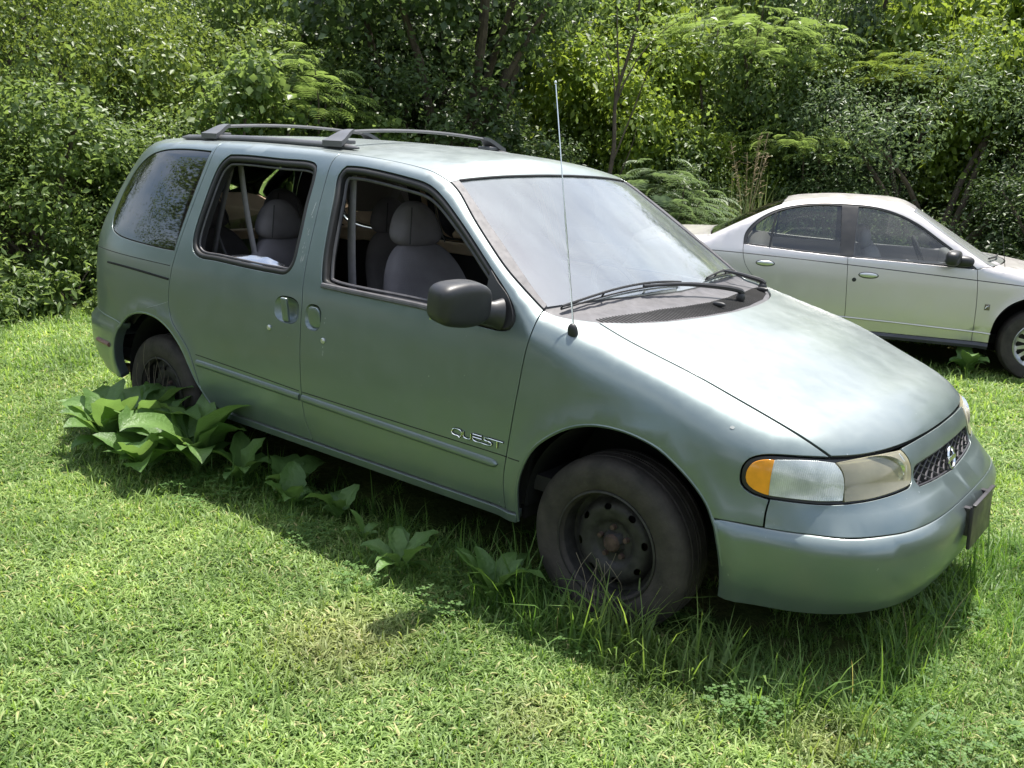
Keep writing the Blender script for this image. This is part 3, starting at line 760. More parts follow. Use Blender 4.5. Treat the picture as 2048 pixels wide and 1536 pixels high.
# bare number plate holder
g = Geo(); g.box((1.012, 0, .452), (.006, .146, .078), Euler((0, -.05, 0)), .003)
g.box((1.014, 0, .535), (.007, .146, .004), None, .002); g.box((.992, -.125, .47), (.018, .014, .05)); g.box((.992, .125, .47), (.018, .014, .05))
g.build('number_plate_holder', simple('brown_black_plate_plastic', (.032, .028, .032), .38, var=.25, rvar=.1), minivan)
# lower intake lip under the bumper
g = Geo(); q = VB.on(catmull(np.array([(.93, 0, .25), (.915, -.3, .25), (.86, -.55, .25), (.76, -.69, .245), (.61, -.785, .245), (.43, -.85, .25)]), .04)) * [.96, .96, 1] + [0, 0, .0]
for sgn in (1, -1): g.tube(q * [1, sgn, 1], .014, 6)
g.build('air_dam', M['black_plastic'], minivan)

# cowl panel with its slatted grille
panel(VB, [fwd(glass_bottom), [(-.272, 0, 1.1), (-.005, 0, 1.06)], rev(cowl_front), rev(cowl_side), [cowl_side[0], trim_in[0]]], kind='top', centre=0, mat=M['grey_plastic'], name='cowl', parent=minivan, h=.04, off=-.009, gap=.001, flange=.02)
g = Geo()
for i in range(-43, 44):
    y = i * .0165
    if abs(y) > .70: continue
    fx_ = np.interp(abs(y), [0, .2, .43, .60, .73], [-.012, -.026, -.068, -.128, -.21])
    ln = np.interp(abs(y), [0, .35, .6, .7], [.115, .115, .085, .04])
    if -.36 < y < .0 and False: continue
    xs = np.linspace(fx_ - .012, fx_ - ln, 4); q = VB.on(np.stack([xs, np.full(4, -abs(y)), np.full(4, 1.06)], 1), 'top', -.007)
    q[:, 1] = y; g.tube(q, .0030, 4, flat=((0, 0, 1), .5))
g.build('cowl_slats', M['void'], minivan)
g = Geo()
for yy in (-.02, .62):
    xx = -.075 if yy < 0 else -.17
    q = VB.on([(xx, -abs(yy), 1.06)], 'top')[0]; q[1] = yy
    g = Geo(); g.sup(q + [0, 0, .004], (.03, .010, .010), 2.4, 14, 8); g.build('washer_nozzle', M['black_plastic'], minivan)

# wipers: arm from the pivot, blade lying along the glass foot
def wiper(pivot, knee, tip, b0, b1, nm='wiper'):
    g = Geo()
    def S(p, o):
        sg = np.sign(p[1]) if p[1] != 0 else 1; q = VB.on([(p[0], -abs(p[1]), 1.08)], 'top', o)[0]; q[1] = abs(q[1]) * sg; return q
    P = [S(pivot, .012), S(pivot, .03), S(knee, .040), S(tip, .030)]
    C = catmull(np.array(P), .02); g.tube(C, np.linspace(.013, .006, len(C)), 8)
    g.sup(S(pivot, .008), (.020, .020, .022), 2.2, 14, 8)
    B = np.array([S(np.array(b0) * (1 - t) + np.array(b1) * t, .018 + .014 * math.sin(t * math.pi)) for t in np.linspace(0, 1, 14)])
    B2 = np.array([S(np.array(b0) * (1 - t) + np.array(b1) * t, .005) for t in np.linspace(0, 1, 14)])
    o = g.build(nm, M['black_plastic'], minivan)
    g = Geo(); g.tube(B, .005, 6); g.tube(B2, .0035, 6)
    for t in (0, 4, 9, 13): g.tube([B[t], B2[t]], .004, 5)
    bl = g.build('wiper_blade', M['rubber'], o)
    return o
wiper((-.095, .22), (-.21, .05), (-.30, -.28), (-.345, -.76), (-.290, .02))
wiper((-.19, .66), (-.27, .62), (-.34, .50), (-.37, .70), (-.30, .28))

# antenna on the right fender
g = Geo()
base = VB.on([(-.215, -.862, 1.04)])[0]
g.sup(base + [0, -.004, .0], (.020, .016, .034), 2.2, 18, 10, Euler((.25, 0, 0)))
g.build('antenna_base', M['black_plastic'], minivan)
ant_top = np.array([-.435, -.75, 1.885])
am = base + (ant_top - base) * .48
g = Geo(); g.tube([base + [-.008, .008, .02], am], .0030, 6); g.tube([am, ant_top], .0020, 6); g.sup(ant_top, (.005, .005, .007), 2, 8, 6)
g.build('antenna_mast', M['chrome'], minivan)

# door furniture
def bowl_handle(cx, cz, w, hgt, nm, half=None):
    for sgn in (1, -1):
        g = Geo(); V = []; Fs = []; nn = 32; m = 6
        for i in range(nn):
            t = 2 * math.pi * i / nn
            for j in range(m):
                r = 1 - j / (m - 1); dep = .030 * (1 - r ** 3)
                x = cx + w * r * np.sign(math.cos(t)) * abs(math.cos(t)) ** .75; z = cz + hgt * r * np.sign(math.sin(t)) * abs(math.sin(t)) ** .75
                V.append((x, z, dep))
        V = np.array(V); P = VB.on(np.stack([V[:, 0], np.full(len(V), -.93), V[:, 1]], 1)); Nn = VB.normal(P)
        P = P + Nn * (-.001 - V[:, 2])[:, None]
        Fs = [(i * m + j, i * m + j + 1, ((i + 1) % nn) * m + j + 1, ((i + 1) % nn) * m + j) for i in range(nn) for j in range(m - 1)]
        g.add(P * [1, sgn, 1], Fs if sgn < 0 else [f[::-1] for f in Fs]); par = (front_doors if half else slide_doors)[0 if sgn > 0 else 1]
        o = g.build('handle_recess', VP, par)
bowl_handle(-1.715, .908, .085, .058, 'sliding', None)
bowl_handle(-1.535, .90, .052, .055, 'front', True)
for sgn in (1, -1):
    q = VB.on([(-1.715, -.925, .908)])[0]
    g = Geo(); g.box(q + [-.005, -.004, 0], (.020, .008, .054), Euler((.12, 0, 0)), .006); g.build('door_handle', VP, slide_doors[0 if sgn > 0 else 1], mirror=sgn < 0)
    q = VB.on([(-1.530, -.925, .90)])[0]
    g = Geo(); g.sup(q + [.002, .004, 0], (.040, .008, .047), 3.2, 24, 10, Euler((.12, 0, 0))); g.build('door_handle', VP, front_doors[0 if sgn > 0 else 1], mirror=sgn < 0)
    for (lx, lz), par in (((-1.832, .809), slide_doors), ((-1.461, .809), front_doors)):
        q = VB.on([(lx, -.93, lz)])[0]
        g = Geo(); g.lathe([(.0, -.006), (.010, -.006), (.0125, -.004), (.0125, .002), (.009, .003)], q, 'Y', 20); g.lathe([(.0, -.0075), (.007, -.0072), (.0075, -.006)], q, 'Y', 14)
        g.build('key_lock', M['bright_trim'], par[0 if sgn > 0 else 1], mirror=sgn < 0)
# rub strips and the crease shadow painted by groove
def strip(x0, x1, zc, hh, par, round_end):
    pts = np.array([(x, -.93, zc(x)) for x in (list(np.linspace(x0, x1 - .03, 22)) + list(x1 - .03 * np.cos(np.linspace(.3, 1.57, 7))) if round_end else list(np.linspace(x0, x1, 24)))])
    q = VB.on(pts); N = VB.normal(q)
    for sgn in (1, -1):
        V = []; Fs = []; prof = [(-1, 0), (-.85, .006), (-.4, .011), (.2, .012), (.8, .008), (1, 0)]
        for i in range(len(q)):
            e = 1.0
            if round_end and i > 21: e = math.sqrt(max(0.03, 1 - ((pts[i][0] - x1 + .03) / .03) ** 2))
            for a, b_ in prof: V.append(q[i] + np.array([0, 0, a * hh * e]) + N[i] * b_ * (e * .6 + .4))
        m = len(prof); Fs = [(i * m + j, i * m + j + 1, (i + 1) * m + j + 1, (i + 1) * m + j) for i in range(len(q) - 1) for j in range(m - 1)]
        Fs += [tuple(range(m)), tuple((len(q) - 1) * m + j for j in range(m))[::-1]]
        g = Geo(); g.add(np.array(V) * [1, sgn, 1], Fs if sgn > 0 else [f[::-1] for f in Fs]); g.build('rub_strip', VP, par[0 if sgn > 0 else 1])
zs = lambda x: .498 + (.540 - .498) * np.interp(x, [-2.41, -1.61, -.47], [1, .62, 0.0])
strip(-2.41, -1.622, zs, .017, slide_doors, False); strip(-1.602, -.472, zs, .017, front_doors, True)
def thin_line(pts, r, par, mat=M['void'], nm='slot_and_crease_shade', off=-.0005, both=True):
    q = VB.on(catmull(np.array(pts), .03), off=off)
    for k, sgn in enumerate((1, -1) if both else (1,)):
        g = Geo(); g.tube(q * [1, sgn, 1], r, 6); g.build(nm, mat, par[k] if isinstance(par, (list, tuple)) else par)
zt = lambda x: np.interp(x, [-2.5, -1.98, -1.61, -1.1, -.42], [.583, .566, .552, .547, .541])
thin_line([(x, -.93, zt(x)) for x in np.linspace(-2.42, -1.625, 8)], .0022, slide_doors)  # crease shadow put in as a thin black line
thin_line([(x, -.93, zt(x)) for x in np.linspace(-1.603, -.424, 10)], .0022, front_doors)
thin_line([(-.418, -.93, .541), (-.36, -.94, .543)], .0022, fenders)
thin_line([(-3.52, -.84, 1.008), (-3.2, -.9, 1.004), (-2.652, -.914, .995)], .0020, rear_quarters)
thin_line([(-3.28, -.90, .942), (-3.0, -.91, .937), (-2.654, -.924, .927)], .0062, rear_quarters)

# the model name on the door in chrome script, black edged
LT = [[(0, .45), (.02, .8), (.06, 1), (.17, 1), (.195, .8), (.195, .25), (.17, .05)], [(0, .45), (.02, .2), (.07, .08), (.13, .06), (.165, -.18)],
      [(.235, .98), (.232, .4), (.25, .15), (.29, .05), (.35, .05), (.378, .2), (.38, .98)],
      [(.425, 1), (.60, 1)], [(.425, .58), (.60, .58)], [(.418, .45), (.43, .2), (.47, .04), (.60, .03), (.75, .03), (.785, .2), (.77, .45), (.73, .55), (.68, .56), (.645, .68), (.65, .9), (.70, 1), (.85, 1), (1.0, 1)],
      [(.885, .95), (.885, -.02)]]
g1, g2 = Geo(), Geo()
for st in LT:
    c = catmull(np.array(st) * [1, .13], .012); c[:, 1] /= .13
    pts = np.stack([-.701 + c[:, 0] * .258 , np.full(len(c), -.93), .5655 + c[:, 1] * .027 + 0 * c[:, 0]], 1)
    q = VB.on(pts); N = VB.normal(q)
    g1.tube(q + N * .0035, .0026, 6); g2.tube(q + N * .0008, .0043, 6)
g2.build('lettering_edge', M['void'], front_doors[0]); g1.build('model_lettering', M['chrome'], front_doors[0])

# right and left mirrors with their black sail plates
sail = [[(-.612, -.85, 1.212), (-.56, -.86, 1.168), (-.503, -.875, 1.128), (-.468, -.89, 1.083), (-.456, -.90, 1.047), (-.470, -.91, 1.020), (-.51, -.91, 1.012), (-.60, -.912, 1.014)], [(-.60, -.912, 1.014), (-.612, -.85, 1.212)]]
for sgn, sd in ((1, 'R'),):
    mir = panel(VB, sail, mat=M['black_plastic'], name='side_mirror', parent=minivan, sides=sd, h=.02, step=.015, off=.002, gap=.0005, flange=.02)
    g = Geo()
    def shp(V):
        V = V.copy(); yy = V[:, 1]; zz = V[:, 2]
        V[:, 0] = V[:, 0] * (1 - .18 * yy) + .30 * np.maximum(0, 1 - yy * yy) * 0
        V[:, 2] = zz * (1 - .13 * np.maximum(0, -yy)) * (1 - .22 * np.maximum(0, yy) ** 2) - .05 * yy
        return V
    g.sup((-.560, -1.070, 1.112), (.058, .119, .083), 4.2, 44, 24, Euler((0, .10, -.22)), shp)
    g.build('mirror_housing', M['black_plastic'], mir, mirror=sgn < 0)
    g = Geo(); g.tube([(-.515, -.90, 1.062), (-.53, -.93, 1.066), (-.545, -.975, 1.072)], [.060, .046, .042], 18, flat=((1, 0, 0), .75)); g.build('mirror_arm', M['black_plastic'], mir, mirror=sgn < 0)
    g = Geo(); g.box((-.600, -1.075, 1.112), (.002, .088, .058), Euler((0, .10, -.22)), .001); g.build('mirror_glass', M['chrome'], mir, mirror=sgn < 0)

# roof rack: two rails and two crossbars
def rail_pt(x, sgn, o=0): q = VB.on([(x, -.555, 1.64)], 'top', o)[0]; return q * [1, sgn, 1]
for sgn in (1, -1):
    q = np.array([rail_pt(x, sgn, .011) for x in np.linspace(-3.05, -1.66, 22)])
    g = Geo(); rr_ = np.full(len(q), .021); rr_[-1] = .006; rr_[-2] = .016; rr_[0] = .008
    g.tube(q, rr_, 10, flat=((0, 0, 1), .75)); g.build('roof_rail', M['rack_metal'], minivan)
for xc in (-1.80, -2.76):
    g = Geo(); P = []
    for t in np.linspace(-1, 1, 31):
        y = t * .50; z = 1.688 + .022 * (1 - t * t) ** 1.0 + .0
        P.append((xc, y, z))
    g.tube(P, .013, 8, flat=((0, 0, 1), .6)); cb = g.build('crossbar', M['rack_metal'], minivan)
    for sgn in (1, -1):
        r0 = rail_pt(xc, sgn, .024); g = Geo()
        V = []
        # swept foot: wide on the rail, narrow where it meets the bar
        for t in np.linspace(0, 1, 9):
            p = np.array([xc - .0, r0[1] * (1 - t) + (-sgn * .47) * t if True else 0, r0[2] * (1 - t) + 1.700 * t]) ; p[1] = -sgn * (abs(r0[1]) + .035 - (.125) * t ** .8); p[2] = (r0[2] - .004) + (1.698 - r0[2]) * math.sin(t * math.pi / 2)
            w = .052 * (1 - t) + .015; th = .008 + .005 * (1 - t)
            V += [p + [-w, 0, -th], p + [w, 0, -th], p + [w, 0, th], p + [-w, 0, th]]
        V = np.array(V); Fs = [(k * 4 + j, k * 4 + (j + 1) % 4, (k + 1) * 4 + (j + 1) % 4, (k + 1) * 4 + j) for k in range(8) for j in range(4)] + [(3, 2, 1, 0), (32, 33, 34, 35)]
        g.add(V, Fs); g.box((xc, -sgn * .520, r0[2] + .006), (.045, .034, .010), None, .005); g.build('crossbar_foot', M['rack_metal'], cb)

# wheels and wheel wells
def wheel(cx, cy, cz, par, outward, R=.322, steer=0):
    root = Geo(); o = -1 * outward
    prof = [(.190, .075), (.198, .088), (.214, .096), (.24, .103), (.272, .104), (.295, .098), (.309, .088), (R - .004, .076), (R, .060), (R, .055), (R - .009, .053), (R - .009, .046), (R + .001, .044), (R + .001, .014), (R - .009, .012), (R - .009, .006), (R + .001, .004)]
    prof = prof + [(r, -a) for r, a in prof[::-1]]
    w = empty('wheel', (cx, cy, cz)); w.parent = par; w.rotation_euler = (0, 0, steer)
    g = Geo(); g.lathe(prof, (0, 0, 0), 'Y', 96); g.build('tyre', M['tyre'], w)
    # raised rings on the side wall
    g = Geo()
    for rr_, a in ((.287, .1015), (.279, .1035), (.228, .1005)):
        g.tube([(rr_ * math.cos(t), o * a * -1 * -1, rr_ * math.sin(t)) for t in np.linspace(0, 2 * math.pi, 73)], .0022, 6, caps=False)
    g.build('sidewall_ring', M['scuff'], w)
    return w, o
def disc(fn, r_in, r_out, holes, h, outward):
    """a pressed disc: depth fn(r), through-holes given as 2D loops"""
    c = lambda r, n: np.array([(r * math.cos(2 * math.pi * i / n), r * math.sin(2 * math.pi * i / n)) for i in range(n)])
    V2, T, _ = fill(c(r_out, 72), [c(r_in, 24)[::-1]] + [H[::-1] for H in holes], h)
    r = np.hypot(V2[:, 0], V2[:, 1]); V = np.stack([V2[:, 0], outward * fn(r), V2[:, 1]], 1)
    return V, [tuple(t if outward < 0 else t[::-1]) for t in T]
steel = pch([0, .035, .042, .075, .09, .125, .150, .165, .185, .198], [.052, .05, .030, .030, .046, .052, .040, .012, .010, .014])
def steel_wheel(cx, cy, cz, outward, steer=0):
    w, o = wheel(cx, cy, cz, minivan, outward, steer=steer)
    H = []
    for k in range(8):
        a = 2 * math.pi * k / 8 + .2; e = []
        for i in range(16):
            t = 2 * math.pi * i / 16; rr_ = .136 + .011 * math.sin(t); aa = a + .115 * math.cos(t); e.append((rr_ * math.cos(aa), rr_ * math.sin(aa)))
        H.append(np.array(e))
    V, Fs = disc(lambda r: steel(r), .012, .196, H, .012, outward)
    g = Geo(); g.add(V, Fs)
    g.lathe([(.198, .098), (.205, .096), (.206, .088), (.200, .080), (.192, .060), (.188, .02), (.186, -.05)] if outward > 0 else [(.198, -.098), (.205, -.096), (.206, -.088), (.200, -.080), (.192, -.060), (.188, -.02), (.186, .05)], (0, 0, 0), 'Y', 72)
    rim = g.build('rim', M['rim'], w)
    g = Geo(); g.lathe([(.0, outward * .062), (.026, outward * .060), (.033, outward * .052), (.034, outward * .03)], (0, 0, 0), 'Y', 24)
    for k in range(5):
        a = 2 * math.pi * k / 5 + .4; g.lathe([(.0, outward * .048), (.009, outward * .047), (.011, outward * .028)], (.057 * math.cos(a), 0, .057 * math.sin(a)), 'Y', 8)
    g.build('hub', M['rust'], w)
    g = Geo(); g.lathe([(.0, 0), (.15, 0), (.15, -outward * .03)], (0, -outward * .02, 0), 'Y', 32); g.build('brake_drum', M['rust'], w)
    return w
for cx, st in ((0.0, .0), (-2.87, 0.0)):
    steel_wheel(cx, -.795 if cx > -1 else -.765, .300 if cx > -1 else .268, -1); steel_wheel(cx, .795, .325, 1)
for cx, r in ((.028, .428), (-2.81, .400)):
    for sgn in (1, -1):
        V = []; Fs = []; n = 28
        for i in range(n + 1):
            a = math.radians(-6 + 192 * i / n); x, z = cx + r * math.cos(a), .32 + r * math.sin(a)
            V += [(x, -sgn * .845, z), (x, -sgn * .52, z)]
        Fs = [(2 * i, 2 * i + 1, 2 * i + 3, 2 * i + 2) for i in range(n)] + [tuple(2 * i + 1 for i in range(n + 1))]
        mesh_obj('wheel_well', V, Fs, M['void'], minivan)
# rolled lips of the arches
for arc in (arch_f1 + arch_f2[1:3], rev(arch_r2)[:-1] + rev(arch_r1) + arch_r3[1:4]):
    q = VB.on(catmull(np.array(arc), .03), off=-.006)
    for sgn in (1, -1):
        g = Geo(); g.tube(q * [1, sgn, 1], .008, 6); g.build('arch_lip', VP, minivan)
# underbody and exhaust
g = Geo(); g.box((-1.4, 0, .33), (2.0, .50, .05)); g.box((-1.4, 0, .30), (.98, .86, .03)); g.box((.35, 0, .50), (.45, .50, .16)); g.box((-.42, 0, .55), (.03, .84, .22)); g.box((-3.4, 0, .38), (.30, .72, .05)); g.box((-3.2, 0, .6), (.06, .6, .25)); g.box((.52, 0, .36), (.18, .55, .06))
for x in (0, -2.85): g.tube([(x, -.75, .33), (x, .75, .33)], .04, 10)
g.build('underbody', M['void'], minivan)
g = Geo(); g.lathe([(.018, -3.2), (.024, -3.2), (.024, -3.0), (.024, -2.6)], (0, 0, 0), 'Y', 4) if False else None
g.tube([(-3.2, -.60, .27), (-3.45, -.66, .275), (-3.62, -.72, .27)], .027, 14); g.build('exhaust_pipe', M['rust'], minivan)
q = VB.on(catmull(np.array([(-3.26, -.92, .487), (-3.35, -.91, .488), (-3.43, -.885, .489)]), .02), off=.001)
for sgn in (1, -1):
    g = Geo(); g.tube(q * [1, sgn, 1], .013, 8, flat=((0, 0, 1), 1.0)); g.build('side_reflector', M['red_lens'], minivan)

# cabin: floor, dash, wheel, seats, belts
g = Geo(); g.box((-1.75, 0, .42), (1.85, .80, .03)); g.build('cabin_floor', M['interior'], minivan)
g = Geo(); g.box((-.48, 0, .90), (.20, .72, .13), None, .05); g.box((-.62, 0, .72), (.06, .70, .20), None, .03); g.sup((-.50, .38, 1.03), (.14, .19, .05), 2.6); g.sup((-.38, 0, 1.00), (.16, .68, .03), 3)
g.build('dashboard', simple('grey_dashboard', (.17, .165, .165), .75, var=.1), minivan)
g = Geo(); cst = np.array([-.80, .38, .98]); e = Euler((0, math.radians(-35), 0)).to_matrix(); pts = [cst + np.array(e @ Vector((0, .185 * math.cos(t), .185 * math.sin(t)))) for t in np.linspace(0, 2 * math.pi, 41)]
g.tube(pts, .014, 8, caps=False); g.tube([cst, cst + [.28, 0, -.16]], .03, 8); g.sup(cst, (.03, .07, .05), 2.5)
for a in (0, math.pi, -math.pi / 2): g.tube([cst, cst + np.array(e @ Vector((0, .18 * math.cos(a), .18 * math.sin(a))))], .013, 6)
g.build('steering_wheel', M['interior'], minivan)
def seat(x, y, z, s=1.0, lab=None):
    st = empty('seat', (x, y, z)); st.parent = minivan
    if lab: st['label'] = lab
    g = Geo(); g.sup((.02, 0, .30), (.26 * s, .255 * s, .09), 3.4); g.sup((.0, .0, .16), (.22, .22, .12), 4); g.build('seat_cushion', M['seat'], st)
    def back(V):
        V = V.copy(); zz = V[:, 2]
        V[:, 1] = V[:, 1] * (1 - .20 * np.clip(zz, 0, 1) ** 2); V[:, 0] = V[:, 0] * (1 - .25 * zz) - (zz + 1) * 1.0 + .28 * np.abs(V[:, 1]) ** 2.5
        return V
    g = Geo(); g.sup((-.20, 0, .64), (.088, .262 * s, .315), 3.0, 36, 24, None, back)
    for q in (-.15, .15):
        pass
    bk = g.build('seat_back', M['seat'], st)
    g = Geo()
    def hr(V):
        V = V.copy(); V[:, 1] = V[:, 1] * (.92 - .36 * V[:, 2]); V[:, 0] = V[:, 0] - V[:, 2] * .25; return V
    g.sup((-.385, 0, 1.030), (.068, .150, .105), 2.45, 32, 20, None, hr); g.build('headrest', M['seat'], st)
    # piped seams
    for sg in (1, -1):
        g = Geo(); V = [(-.20 + .078 * (1 - .25 * t) - (t + 1) * .088, sg * .165 * (1 - .12 * max(0, t) ** 2), .64 + .315 * t) for t in np.linspace(-.85, .86, 14)]
        H = [(-.385 + .066 - t * .02, sg * .095 * (1 - .26 * t), 1.03 + .1 * t) for t in np.linspace(-.8, .8, 10)]
        g.tube(H, .003, 6); g.build('seat_piping', M['interior'], st)
    return st
seat(-1.06, -.40, .262, lab='front passenger seat with a rounded headrest'); seat(-1.06, .40, .285)
seat(-2.02, -.42, .20); seat(-2.02, .38, .20); seat(-2.85, 0.25, .20); seat(-2.85, -.32, .18)
g = Geo(); g.tube([(-1.9, -.135, .66), (-2.02, -.135, .70), (-2.16, -.135, .78)], [.028, .034, .03], 12); g.build('seat_armrest', M['belt'], minivan)
def belt(pts, w=.024):
    P = catmull(np.array(pts), .05); g = Geo(); g.tube(P, w, 4, flat=((1, 0, 0), .06)); g.build('seat_belt', M['belt'], minivan)
def strap(a, b, w=.045, nm='seat_belt'):
    a, b = np.array(a), np.array(b); V = [a + [-w / 2, 0, 0], a + [w / 2, 0, 0], b + [w / 2, 0, 0], b + [-w / 2, 0, 0]]
    n = 12; VV = []; 
    for i in range(n + 1):
        t = i / n; p = a * (1 - t) + b * t + [0, -.012 * math.sin(t * math.pi), 0]; VV += [p + [-w / 2, .0012, 0], p + [w / 2, .0012, .0], p + [w / 2, -.0012, .0], p + [-w / 2, -.0012, .0]]
    Fs = [(4 * i + j, 4 * i + (j + 1) % 4, 4 * i + 4 + (j + 1) % 4, 4 * i + 4 + j) for i in range(n) for j in range(4)]
    mesh_obj(nm, VV, Fs, M['belt'], minivan)
strap((-2.52, -.615, 1.535), (-2.77, -.60, .90)); strap((-2.47, -.615, 1.535), (-2.33, -.60, .92)); strap((-2.83, -.52, 1.16), (-2.68, -.52, .95), .035)
strap((-1.575, -.665, 1.53), (-1.535, -.69, .85), .05)
# tan ledges and armrests along the left cabin wall
g = Geo()
for x0, x1, z, d in ((-1.52, -.70, 1.00, .03), (-2.42, -1.78, 1.02, .03), (-3.35, -2.62, 1.03, .035)):
    g.box(((x0 + x1) / 2, .775, z + .02), ((x1 - x0) / 2, .05, d), None, .012)
g.box((-1.15, .77, .82), (.26, .05, .035), None, .015); g.box((-2.1, .78, .80), (.22, .05, .03), None, .015)
g.build('cabin_ledge', M['interior_tan'], minivan)
g = Geo(); g.box((-3.60, 0, 1.02), (.05, .64, .03), None, .01); g.box((-3.4, .78, 1.03), (.28, .05, .03), None, .01); g.build('parcel_shelf', M['interior_tan'], minivan)
# crumpled sheet of clear plastic lying on the sliding window's sill
V = []; Fs = []; n = 16
for i in range(n + 1):
    t = i / n; x = -2.28 + .44 * t; hh = .024 * math.sin(min(1, t * 1.5) * math.pi / 2) * (1 if t < .72 else max(0.0, (1 - t) / .28)) + .004
    w0 = .004 * math.sin(i * 1.1); V += [(x, -.872, 1.072), (x + .004, -.858 + w0, 1.078 + hh * .5), (x + .008, -.835 - w0, 1.080 + hh)]
Fs = [(3 * i + j, 3 * i + j + 1, 3 * i + 4 + j, 3 * i + 3 + j) for i in range(n) for j in range(2)]
mesh_obj('plastic_sheet', V, Fs, glass('crumpled_clear_plastic', (.75, .75, .75), .10, rough=.15, film=(.30, .29, .29), film_fac=.25), minivan)
# flaking clear coat along the front edge of the sliding window and round the locks
chip = simple('bare_primer_chip', (.30, .32, .32), .7, var=.2, vscale=60)
rc = random.Random(4)
def flake(x, z, w, h, par, rot=0.0):
    n = 9; L = []
    for i in range(n):
        t = 2 * math.pi * i / n; a = w * (.55 + .6 * rc.random()) * math.cos(t); b2 = h * (.55 + .6 * rc.random()) * math.sin(t)
        L.append((x + a * math.cos(rot) - b2 * math.sin(rot), -.9, z + a * math.sin(rot) + b2 * math.cos(rot)))
    q = VB.on(L, off=.0006); mesh_obj('paint_chip', q, [tuple(range(n))], chip, par, smooth=False)
for k in range(20):
    t = rc.random(); flake(-1.690 + rc.uniform(-.008, .010) + .018 * (1 - t), 1.13 + .36 * t, rc.uniform(.0015, .004), rc.uniform(.006, .022), slide_doors[0], -.12)
for x, z in ((-1.462, .775), (-1.460, .755), (-1.463, .742), (-1.455, .90), (-1.458, .88)): flake(x, z, .003, rc.uniform(.004, .009), front_doors[0])
for x, z, w, h in ((.464, .841, .014, .006), ): flake(x, z, w, h, fenders[0], .2)
for x, z in ((.47, .585), (.60, .58), (-.47, .345)): flake(x, z, .003, .003, fenders[0])
thin_line([(-2.83, -.94, .757), (-2.74, -.94, .785), (-2.655, -.93, .812)], .0012, rear_quarters, mat=chip, nm='scratch', off=.0002)
# ------------------------------------------------------------------ the silver sedan behind
c_half = pch([.12, .22, .3, .40, .5, .7, .82, .88, .94, 1.1, 1.3, 1.40], [.78, .81, .828, .842, .845, .842, .832, .820, .792, .72, .61, .54])
c_nose = pch([.15, .25, .35, .5, .6, .7, .8, 1.0], [.74, .82, .86, .87, .84, .76, .62, .3])
c_tail = pch([.15, .3, .45, .58, .64, .9, 1.0, 1.2], [-3.38, -3.50, -3.56, -3.56, -3.50, -3.47, -3.40, -3.2])
c_roof = pch([-2.9, -2.5, -2.2, -1.9, -1.6, -1.3, -1.0, -.6], [1.05, 1.21, 1.31, 1.365, 1.386, 1.385, 1.355, 1.24])
c_hood = pch([-.7, -.3, 0, .4, .65, .9], [.97, .925, .885, .80, .72, .58])
c_trunk = pch([-3.7, -3.45, -3.2, -2.8, -2.4], [.90, .945, .972, .99, 1.0])
def sedan_F(x, y, z):
    ay = np.abs(y); w = c_half(z)
    rf = np.hypot(x, z - .30) - .385; rr_ = np.hypot(x + 2.60, z - .30) - .37
    w = w + .010 * np.exp(-(rf / .04) ** 2) + .008 * np.exp(-(rr_ / .04) ** 2)
    w = w - .02 * np.clip((x + .3) / .9, 0, 1) ** 2 - .03 * np.clip((-x - 2.4) / 1.2, 0, 1) ** 2
    u = np.maximum(x, 0) / c_nose(z); v = np.maximum(-2.3 - x, 0) / (-2.3 - c_tail(z)); q = ay / w
    s = np.where(x > -1.2, (q ** 3 + np.abs(u) ** 3) ** (1 / 3.), (q ** 3.6 + np.abs(v) ** 3.6) ** (1 / 3.6)) - 1
    A = s * .84 + .006 * sstep(.40, .385, z)
    y2 = y * y
    ws = 1.29 - .60 * (x + 1.03 + .2 * (y2 - .37)); rg = 1.27 + .52 * (x + 2.18 - .15 * (y2 - .38))
    top = smax(np.where(x > -1.5, c_hood(np.maximum(x, -.7) + .15 * y2), c_trunk(np.minimum(x, -2.4))) - .03 * y2, smin(smin(ws, rg, .05), c_roof(x) - .10 * y2, .04), .012)
    return smax(A, (z - top) * .93, .06 + .06 * np.clip((x + .5) / .3, 0, 1) + .05 * np.clip((-2.5 - x) / .3, 0, 1))
SB = Body(sedan_F, -.5, -2.65, .58, .85)
sedan = empty('sedan', (.078, 5.69, .009), .37446)
tag(sedan, 'silver four door sedan parked in the weeds behind the minivan', 'car')
SP = M['sedan_paint']
s_fseam = [(-.50, -.83, .285), (-.505, -.84, .45), (-.512, -.84, .60), (-.528, -.835, .76), (-.545, -.82, .872)]
s_bseam = [(-1.50, -.83, .285), (-1.505, -.84, .45), (-1.52, -.84, .65), (-1.54, -.82, .895)]
s_rseam = [(-2.400, -.79, .935), (-2.392, -.82, .85), (-2.365, -.84, .77), (-2.32, -.84, .705), (-2.262, -.84, .64), (-2.22, -.84, .55), (-2.195, -.83, .44)]
s_archr0 = [(-2.195, -.83, .44), (-2.20, -.83, .38), (-2.20, -.82, .30)]
s_belt1 = [(-.545, -.82, .872), (-1.0, -.82, .885), (-1.54, -.82, .895)]
s_belt2 = [(-1.54, -.82, .895), (-2.0, -.81, .915), (-2.400, -.79, .935)]
s_dlo = [(-2.400, -.79, .935), (-2.395, -.76, 1.03), (-2.32, -.70, 1.13), (-2.17, -.65, 1.23), (-1.99, -.62, 1.285), (-1.80, -.60, 1.308), (-1.60, -.60, 1.316), (-1.40, -.60, 1.308), (-1.20, -.63, 1.27), (-1.03, -.67, 1.20), (-.84, -.73, 1.08), (-.65, -.79, .955), (-.545, -.82, .872)]
s_aout = [(-.42, -.80, .912), (-.65, -.75, 1.04), (-.85, -.69, 1.16), (-.99, -.635, 1.25), (-1.06, -.61, 1.287)]
